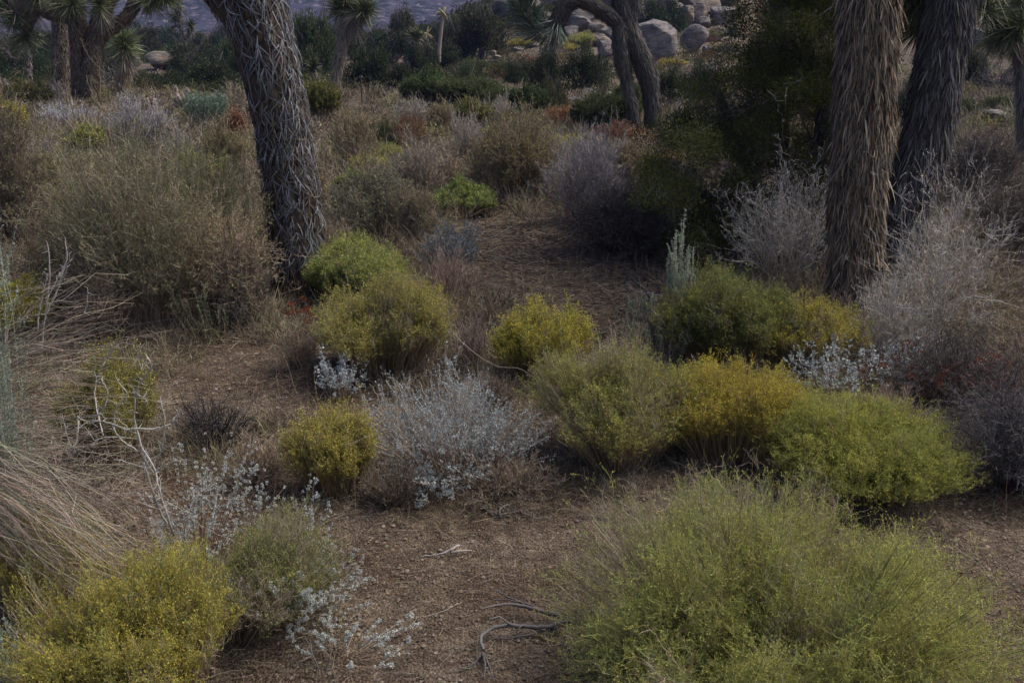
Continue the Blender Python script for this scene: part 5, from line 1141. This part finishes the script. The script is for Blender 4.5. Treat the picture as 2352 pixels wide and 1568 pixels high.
# ------------------------------------------------------------------ juniper at right
def juniper():
    rng = R(211); P0 = at(1790, 620); P0[1] += .8; P0[2] = float(tz(P0[0], P0[1])); Yj = P0[1]
    tr, tw, fo = MB(), MB(), MB()
    lim = []
    for rows in ([(1800, 625, Yj, 26), (1850, 480, Yj, 22), (1880, 360, Yj, 20), (1892, 240, Yj, 18), (1860, 120, Yj, 15), (1840, -20, Yj, 12), (1850, -200, Yj, 8)],
                 [(1790, 625, Yj, 20), (1740, 480, Yj - .1, 15), (1700, 330, Yj - .2, 12), (1640, 200, Yj - .2, 9)],
                 [(1795, 620, Yj, 22), (1800, 450, Yj + .3, 18), (1795, 250, Yj + .3, 15), (1790, 60, Yj + .3, 13), (1770, -160, Yj + .3, 8)],
                 [(1770, 560, Yj, 13), (1660, 470, Yj - .3, 10), (1560, 420, Yj - .4, 7)], [(1880, 360, Yj, 10), (1940, 250, Yj + .2, 8), (1980, 120, Yj + .3, 6)],
                 [(1792, 130, Yj, 13), (1780, 60, Yj - .1, 12), (1800, 0, Yj - .1, 8)]):
        lb = px_limb(rows, 24); lim.append(lb); limb_tube(tr, lb, 10, .2, 7)
    PP = np.stack([l.P for l in lim])
    Q, W, _ = grow(rng, PP, .02 * np.ones(PP.shape[:2]), 34, .12, 1, .34, .8, .1, 7, .6, .6, .95); tubes(tw, Q, W * .5, jit(rng, (.11, .10, .10), len(Q)), jit(rng, (.15, .14, .14), len(Q)), 4)
    Q2, W2, _ = grow(rng, Q, W, 7, .25, 1, .55, .7, .05, 5, .6, .5, .5); ribbons(tw, Q2, W2, jit(rng, (.18, .16, .155), len(Q2), .25), jit(rng, (.34, .31, .30), len(Q2), .25), rng)
    Q3, W3, _ = grow(rng, Q2, W2, 4, .3, 1, .6, .7, .0, 4, .5, .6, .25); ribbons(tw, Q3, np.maximum(W3, .003), jit(rng, (.13, .12, .125), len(Q3), .25), jit(rng, (.22, .2, .205), len(Q3), .25), rng)
    cs = []
    while len(cs) < 460:
        px, py = rng.uniform(1480, 1990), rng.uniform(-260, 600)
        left = 1695 if py < 110 else 1620 if py < 270 else 1505 if py < 480 else 1535
        if px < left + 22 * rng.normal(): continue
        g = .5 + .5 * vn(px / 75, py / 75, 3)
        if rng.random() > g * 1.9 - .1: continue
        Yc = Yj + rng.uniform(-.9, .9) - (.3 if px < 1660 and py > 260 else 0)
        cs.append((pt(px, py, Yc), rng.uniform(.10, .22), rng.uniform(.6, 1.35)))
    n = 560
    cols = ((.078, .095, .03), (.10, .108, .033), (.058, .074, .028), (.13, .12, .038))
    for c, r_, tone in cs:
        if c[2] < .05: continue
        m = int(n * r_ / .16); off = unit(rng.normal(size=(m, 3))) * (rng.random((m, 1)) ** .45) * r_ * A([1.1, 1.1, .8])
        p = c + off; k = p[:, 2] > .03
        blades(fo, p[k], (off / r_ + rng.normal(size=p.shape) * .5 + A([0, 0, .5]))[k], (.024 * rng.uniform(.6, 1.5, m))[k], .0095, (pal(rng, cols, m, .15) * tone)[k], rng)
        b = 10; st = c + rng.normal(size=(b, 3)) * r_ * .2; e = c + unit(rng.normal(size=(b, 3))) * r_; ribbons(tw, wobble(bez(st, (st + e) / 2, e, 4), rng, .3), A([[.006, .005, .004, .003]]), (.1, .09, .085), (.14, .13, .125), rng)
    at_world('juniper_tree', 'large dark juniper with bare grey twigs left of the shaggy trunks', 'tree', P0, [('trunk', tr, M_BARKG), ('twigs', tw, M_TWIG), ('foliage', fo, M_LEAF)])
juniper()
# rosette of a yucca by the outcrop
mb = MB(); pr = pt(1680, 78, 40.0); head(mb, (0, 0, 0), (0, 0, 1), R(221), .55, 110, .04, BLUEC, .15, None, .5)
o = link('yucca_plant', mb.mesh('yucca_plant', M_BLADE)); pr[2] = max(pr[2], float(tz(pr[0], pr[1])) + .1); o.location = pr; lab(o, 'blue-green yucca rosette on the slope beside the juniper top', 'yucca')
for px, lb_ in ((957, 'thin dark metal stake before the green bushes'), (832, 'thin dark metal stake by the bending pale joshua stem')):
    p = at(px, 240); mb = MB(); tubes(mb, A([[[0, 0, -.1], [0, 0, .35], [0, 0, .75]]]), A([[.02, .02, .02]]), (.05, .045, .045), (.05, .045, .045), 4)
    tubes(mb, A([[[-.035, 0, .70], [0, 0, .71], [.035, 0, .70]]]), A([[.012, .012, .012]]), (.3, .3, .3), (.3, .3, .3), 4)
    o = link('fence_stake', mb.mesh('fence_stake', M_WOOD)); o.location = p; lab(o, lb_, 'stake')

# ------------------------------------------------------------------ what nobody could count
def field(rng, n, y0, y1, pw=1.0, ex=.62):
    y = y0 + (y1 - y0) * rng.random(n) ** pw; x = rng.uniform(-ex, ex, n) * y
    return x, y
rng = R(301)
x, y = field(rng, 70000, 2.3, 7.5, 1.5); keep = vn(x * 1.2, y * 1.2, 2) + .45 * rng.normal(size=len(x)) > -.25; x, y = x[keep], y[keep]; n = len(x)
s = np.minimum(.0016 + .0022 * rng.exponential(1, n), .011) * np.clip(y / 3.2, .9, 1.6)
c = np.column_stack([x, y, tz(x, y) + .003])
O = A([[1, 0, 0], [0, 1, 0], [-1, 0, 0], [0, -1, 0], [0, 0, .8], [0, 0, -.6]]); a = rng.uniform(0, 6.28, n); ca, sa = np.cos(a), np.sin(a)
V = O[None] * (s[:, None, None] * rng.uniform(.6, 1.2, (n, 6, 1))); V = np.stack([V[..., 0] * ca[:, None] - V[..., 1] * sa[:, None], V[..., 0] * sa[:, None] + V[..., 1] * ca[:, None], V[..., 2]], -1) + c[:, None]
T3 = A([[0, 1, 4], [1, 2, 4], [2, 3, 4], [3, 0, 4]]); mb = MB(); mb.add(V, (np.arange(n)[:, None, None] * 6 + T3[None]).reshape(-1, 3), np.repeat(pal(rng, ((.17, .13, .098), (.23, .175, .13), (.11, .085, .065), (.26, .21, .165), (.19, .135, .10), (.21, .175, .145)), n, .15), 6, 0))
lab(link('gravel', mb.mesh('gravel', M_STEM)), 'loose brown gravel grains on the bare soil', 'gravel', None, 'stuff')
mb = MB(); x, y = field(rng, 42000, 2.3, 15, 1.3); keep = fbm(x * .9, y * .9, 6, 3) + .35 * rng.normal(size=len(x)) > .02; x, y = x[keep], y[keep]; n = len(x)
L = rng.uniform(.03, .16, n) * np.clip(y / 5, .8, 1.6); a = rng.normal(size=n) * .9; el = np.abs(rng.normal(size=n)) * .12
p = np.column_stack([x, y, tz(x, y) + .004]); D = np.column_stack([np.cos(a) * np.sign(rng.normal(size=n)), np.sin(a), el])
P = wobble(p[:, None] + D[:, None] * L[:, None, None] * np.linspace(0, 1, 4)[None, :, None], rng, .25); P[..., 2] = np.maximum(P[..., 2], tz(P[..., 0], P[..., 1]) + .004)
ribbons(mb, P, (np.maximum(.0016, .00042 * y) * rng.uniform(.6, 1.5, n))[:, None] * A([[1, 1, .9, .6]]), pal(rng, ((.16, .13, .10), (.24, .2, .15), (.09, .072, .06), (.12, .1, .085)), n, .2), pal(rng, ((.16, .13, .10), (.28, .235, .175), (.09, .072, .06)), n, .2), rng)
pl = A(PLACES); wgt = pl[:, 2] ** 2 * np.exp(-pl[:, 1] / 6); i = rng.choice(len(pl), 36000, p=wgt / wgt.sum()); n = len(i)
q = np.abs(rng.normal(size=n)) * .75; a = rng.uniform(0, 6.28, n); x, y = pl[i, 0] + np.cos(a) * q * pl[i, 2], pl[i, 1] + np.sin(a) * q * pl[i, 2]
p = np.column_stack([x, y, tz(x, y) + .004 + .02 * rng.random(n)]); D = unit(rng.normal(size=(n, 3)) * A([1, 1, .18])); L = rng.uniform(.03, .14, n)
P = wobble(p[:, None] + D[:, None] * L[:, None, None] * np.linspace(0, 1, 4)[None, :, None], rng, .3); P[..., 2] = np.maximum(P[..., 2], tz(P[..., 0], P[..., 1]) + .004)
ribbons(mb, P, (np.maximum(.0018, .00045 * y) * rng.uniform(.6, 1.6, n))[:, None] * A([[1, 1, .9, .6]]), pal(rng, ((.10, .08, .065), (.06, .048, .04), (.15, .12, .095)), n, .2), pal(rng, ((.12, .095, .075), (.07, .056, .046), (.2, .16, .125)), n, .2), rng)  # litter gathered round shrubs; its dark tones also paint contact shade there
lab(link('plant_litter', mb.mesh('plant_litter', M_STEM)), 'fallen straw and twig bits littering the soil', 'litter', None, 'stuff')
mb = MB(); x, y = field(rng, 9000, 3.2, 16, 1.2); w_ = vn(x * .8 + 4, y * .8, 9) + .5 * np.exp(-((x + 1.2) ** 2 + (y - 5.6) ** 2) / 1.2); keep = w_ + .25 * rng.normal(size=len(x)) > .32; x, y = x[keep], y[keep]; n = len(x)
p = np.column_stack([x, y, tz(x, y)]); e = p + np.column_stack([rng.normal(size=n) * .05, rng.normal(size=n) * .05, rng.uniform(.06, .30, n)]); P = wobble(bez(p, (p + e) / 2, e, 5), rng, .15)
ribbons(mb, P, np.maximum(.0015, .0004 * y)[:, None] * A([[1, 1, .9, .8, .6]]), pal(rng, ((.24, .165, .10), (.17, .11, .075)), n, .2), pal(rng, ((.34, .25, .15), (.27, .19, .12), (.21, .13, .085)), n, .2), rng)
lab(link('dry_grass', mb.mesh('dry_grass', M_STEM)), 'thin dry grass stalks standing on the soil', 'grass', None, 'stuff')
rng = R(305); mb = MB(); n = 6500; y = np.exp(rng.uniform(math.log(4.2), math.log(34), n)); x = rng.uniform(-.62, .62, n) * y
pl = A(PLACES); i = rng.choice(len(pl), 1500, p=(pl[:, 2] * np.exp(-pl[:, 1] / 9)) / (pl[:, 2] * np.exp(-pl[:, 1] / 9)).sum()); q = rng.uniform(.65, 1.35, 1500) * pl[i, 2]; a = rng.uniform(0, 6.28, 1500)
ex_, ey_ = pl[i, 0] + np.cos(a) * q, pl[i, 1] + np.sin(a) * q
pth = np.where(y < 5, 1, 0) * (np.abs(x - .1) < 1.1) + (y > 5) * (y < 7.6) * (x > .0) * (x < 1.6) + (y >= 7.6) * (y < 10.2) * (x > -.6) * (x < 1.2) + (y > 4.9) * (y < 6.2) * (x > -2) * (x < -.75)
keep = (pth < .5) & (vn(x * .7, y * .45, 8) + .35 * rng.normal(size=n) > -.42); ok = (ey_ > 2.9) & ((ey_ < 6.9) | (ex_ < -.6) | (ex_ > 1.7)); ok &= ~((ex_ > -2) & (ex_ < -.55) & (ey_ > 4.7) & (ey_ < 6.5)) & ~((ex_ > -.5) & (ex_ < 1.5) & (ey_ > 5.9) & (ey_ < 10)); x, y = np.concatenate([x[keep], ex_[ok]]), np.concatenate([y[keep], ey_[ok]]); n = len(x)
hh = rng.uniform(.06, .3, n) * np.clip(y / 9, .5, 1.6); k = 46; i = np.repeat(np.arange(n), k); c = np.column_stack([x, y, tz(x, y)])[i]; m_ = len(i)
b = c + rng.normal(size=(m_, 3)) * A([.05, .05, 0]); D = unit(rng.normal(size=(m_, 3)) + A([0, 0, .8])); D[:, 2] = np.abs(D[:, 2]); e = b + D * (hh[i] * rng.uniform(.5, 1.3, m_))[:, None]
tone = np.asarray(((.36, .29, .20), (.27, .215, .155), (.42, .36, .27), (.16, .13, .10), (.31, .28, .15)))[rng.integers(0, 5, n)]
ribbons(mb, wobble(bez(b, (b + e) / 2 + A([0, 0, .02]), e, 5), rng, .3), (np.maximum(.0016, .0004 * y)[i])[:, None] * A([[1, 1, .9, .8, .5]]), jit(rng, tone[i] * .8, m_, .2), jit(rng, tone[i], m_, .2), rng)
lab(link('dry_undergrowth', mb.mesh('dry_undergrowth', M_STEM)), 'low dry twigs and straw between the shrubs', 'undergrowth', None, 'stuff')
# low brush filling the flats between the named shrubs, and scrub out to the mountain
def mass(name, label, n, ys, cols, size, leaves, lsz, seed, ex=.62, keepf=None):
    rng = R(seed); y = np.exp(rng.uniform(math.log(ys[0]), math.log(ys[1]), n)); x = rng.uniform(-ex, ex, n) * y
    if keepf is not None: k = keepf(x, y, rng); x, y = x[k], y[k]; n = len(x)
    s = size[0] + (size[1] - size[0]) * rng.random(n); z = tz(x, y); cc = np.asarray(cols)[rng.integers(0, len(cols), n)] * rng.uniform(.75, 1.25, (n, 1))
    i = np.repeat(np.arange(n), leaves); D = unit(rng.normal(size=(len(i), 3))); D[:, 2] = np.abs(D[:, 2])
    lump = 1 + .3 * vn(D[:, 0] * 2 + i, D[:, 1] * 2, D[:, 2] * 2)
    p = np.column_stack([x, y, z])[i] + D * A([1, 1, .75]) * (s[i] * lump * rng.random(len(i)) ** .3)[:, None]
    mb = MB(); blades(mb, p, D + rng.normal(size=p.shape) * .5, lsz * s[i] * rng.uniform(.6, 1.4, len(i)), lsz * s[i] * .5, jit(rng, cc[i], len(i), .15), rng)
    lab(link(name, mb.mesh(name, M_LEAF)), label, 'scrub', None, 'stuff')
mass('low_scrub', 'low dry scrub filling the flats between the named shrubs', 900, (15, 50), ((.28, .225, .16), (.22, .18, .13), (.17, .17, .09), (.32, .26, .19), (.26, .24, .09)), (.15, .42), 130, .22, 401,
     keepf=lambda x, y, r: r.random(len(x)) < .9)
mass('slope_scrub', 'small green and yellow bushes dotting the rocky slope', 1000, (36, 75), ((.09, .10, .045), (.16, .155, .06), (.12, .115, .06), (.07, .08, .04), (.17, .09, .05)), (.2, .65), 170, .16, 404, keepf=lambda x, y, r: x > -.02 * y)
clear = lambda x, y: ~(((y > 38) & (y < 56) & (x / y > -.40) & (x / y < -.285)) | ((y < 42) & (np.abs(x / y + .39) < .02)))
TH = ((.042, .06, .026), (.055, .07, .03), (.035, .048, .024), (.07, .072, .04), (.11, .095, .06))
mass('scrub_thicket', 'low dark green brush at the near edge of the far thicket', 900, (31, 52), TH, (.3, .8), 300, .11, 405, keepf=lambda x, y, r: (x < 2 - .02 * y + r.normal(size=len(x))) & clear(x, y))
mass('distant_thicket', 'dark green thicket of far oak and juniper scrub below the mountain', 460, (54, 80), TH, (.6, 1.35), 420, .085, 403, keepf=lambda x, y, r: (x < 2 - .02 * y + r.normal(size=len(x))))
mass('distant_scrub', 'far dark scrub reaching to the foot of the mountain', 3600, (62, 420), ((.06, .07, .035), (.085, .09, .045), (.12, .10, .07), (.05, .06, .035)), (.5, 1.2), 110, .26, 402)

# ------------------------------------------------------------------ air
HAZE = 0.0004
if HAZE:
    bm = bmesh.new(); bmesh.ops.create_cube(bm, size=1); me = bpy.data.meshes.new('haze'); bm.to_mesh(me); bm.free()
    o = link('haze', me); o.scale = (5400, 2800, 640); o.location = (0, 1250, 310)
    m, N, Lk = newmat('pale_air'); oo = N.new('ShaderNodeOutputMaterial'); pv = N.new('ShaderNodeVolumePrincipled')
    pv.inputs['Color'].default_value = (.30, .40, 1.0, 1); pv.inputs['Density'].default_value = HAZE; Lk.new(pv.outputs[0], oo.inputs['Volume'])
    me.materials.append(m); lab(o, 'thin blue air between here and the mountain', None, None, 'stuff')
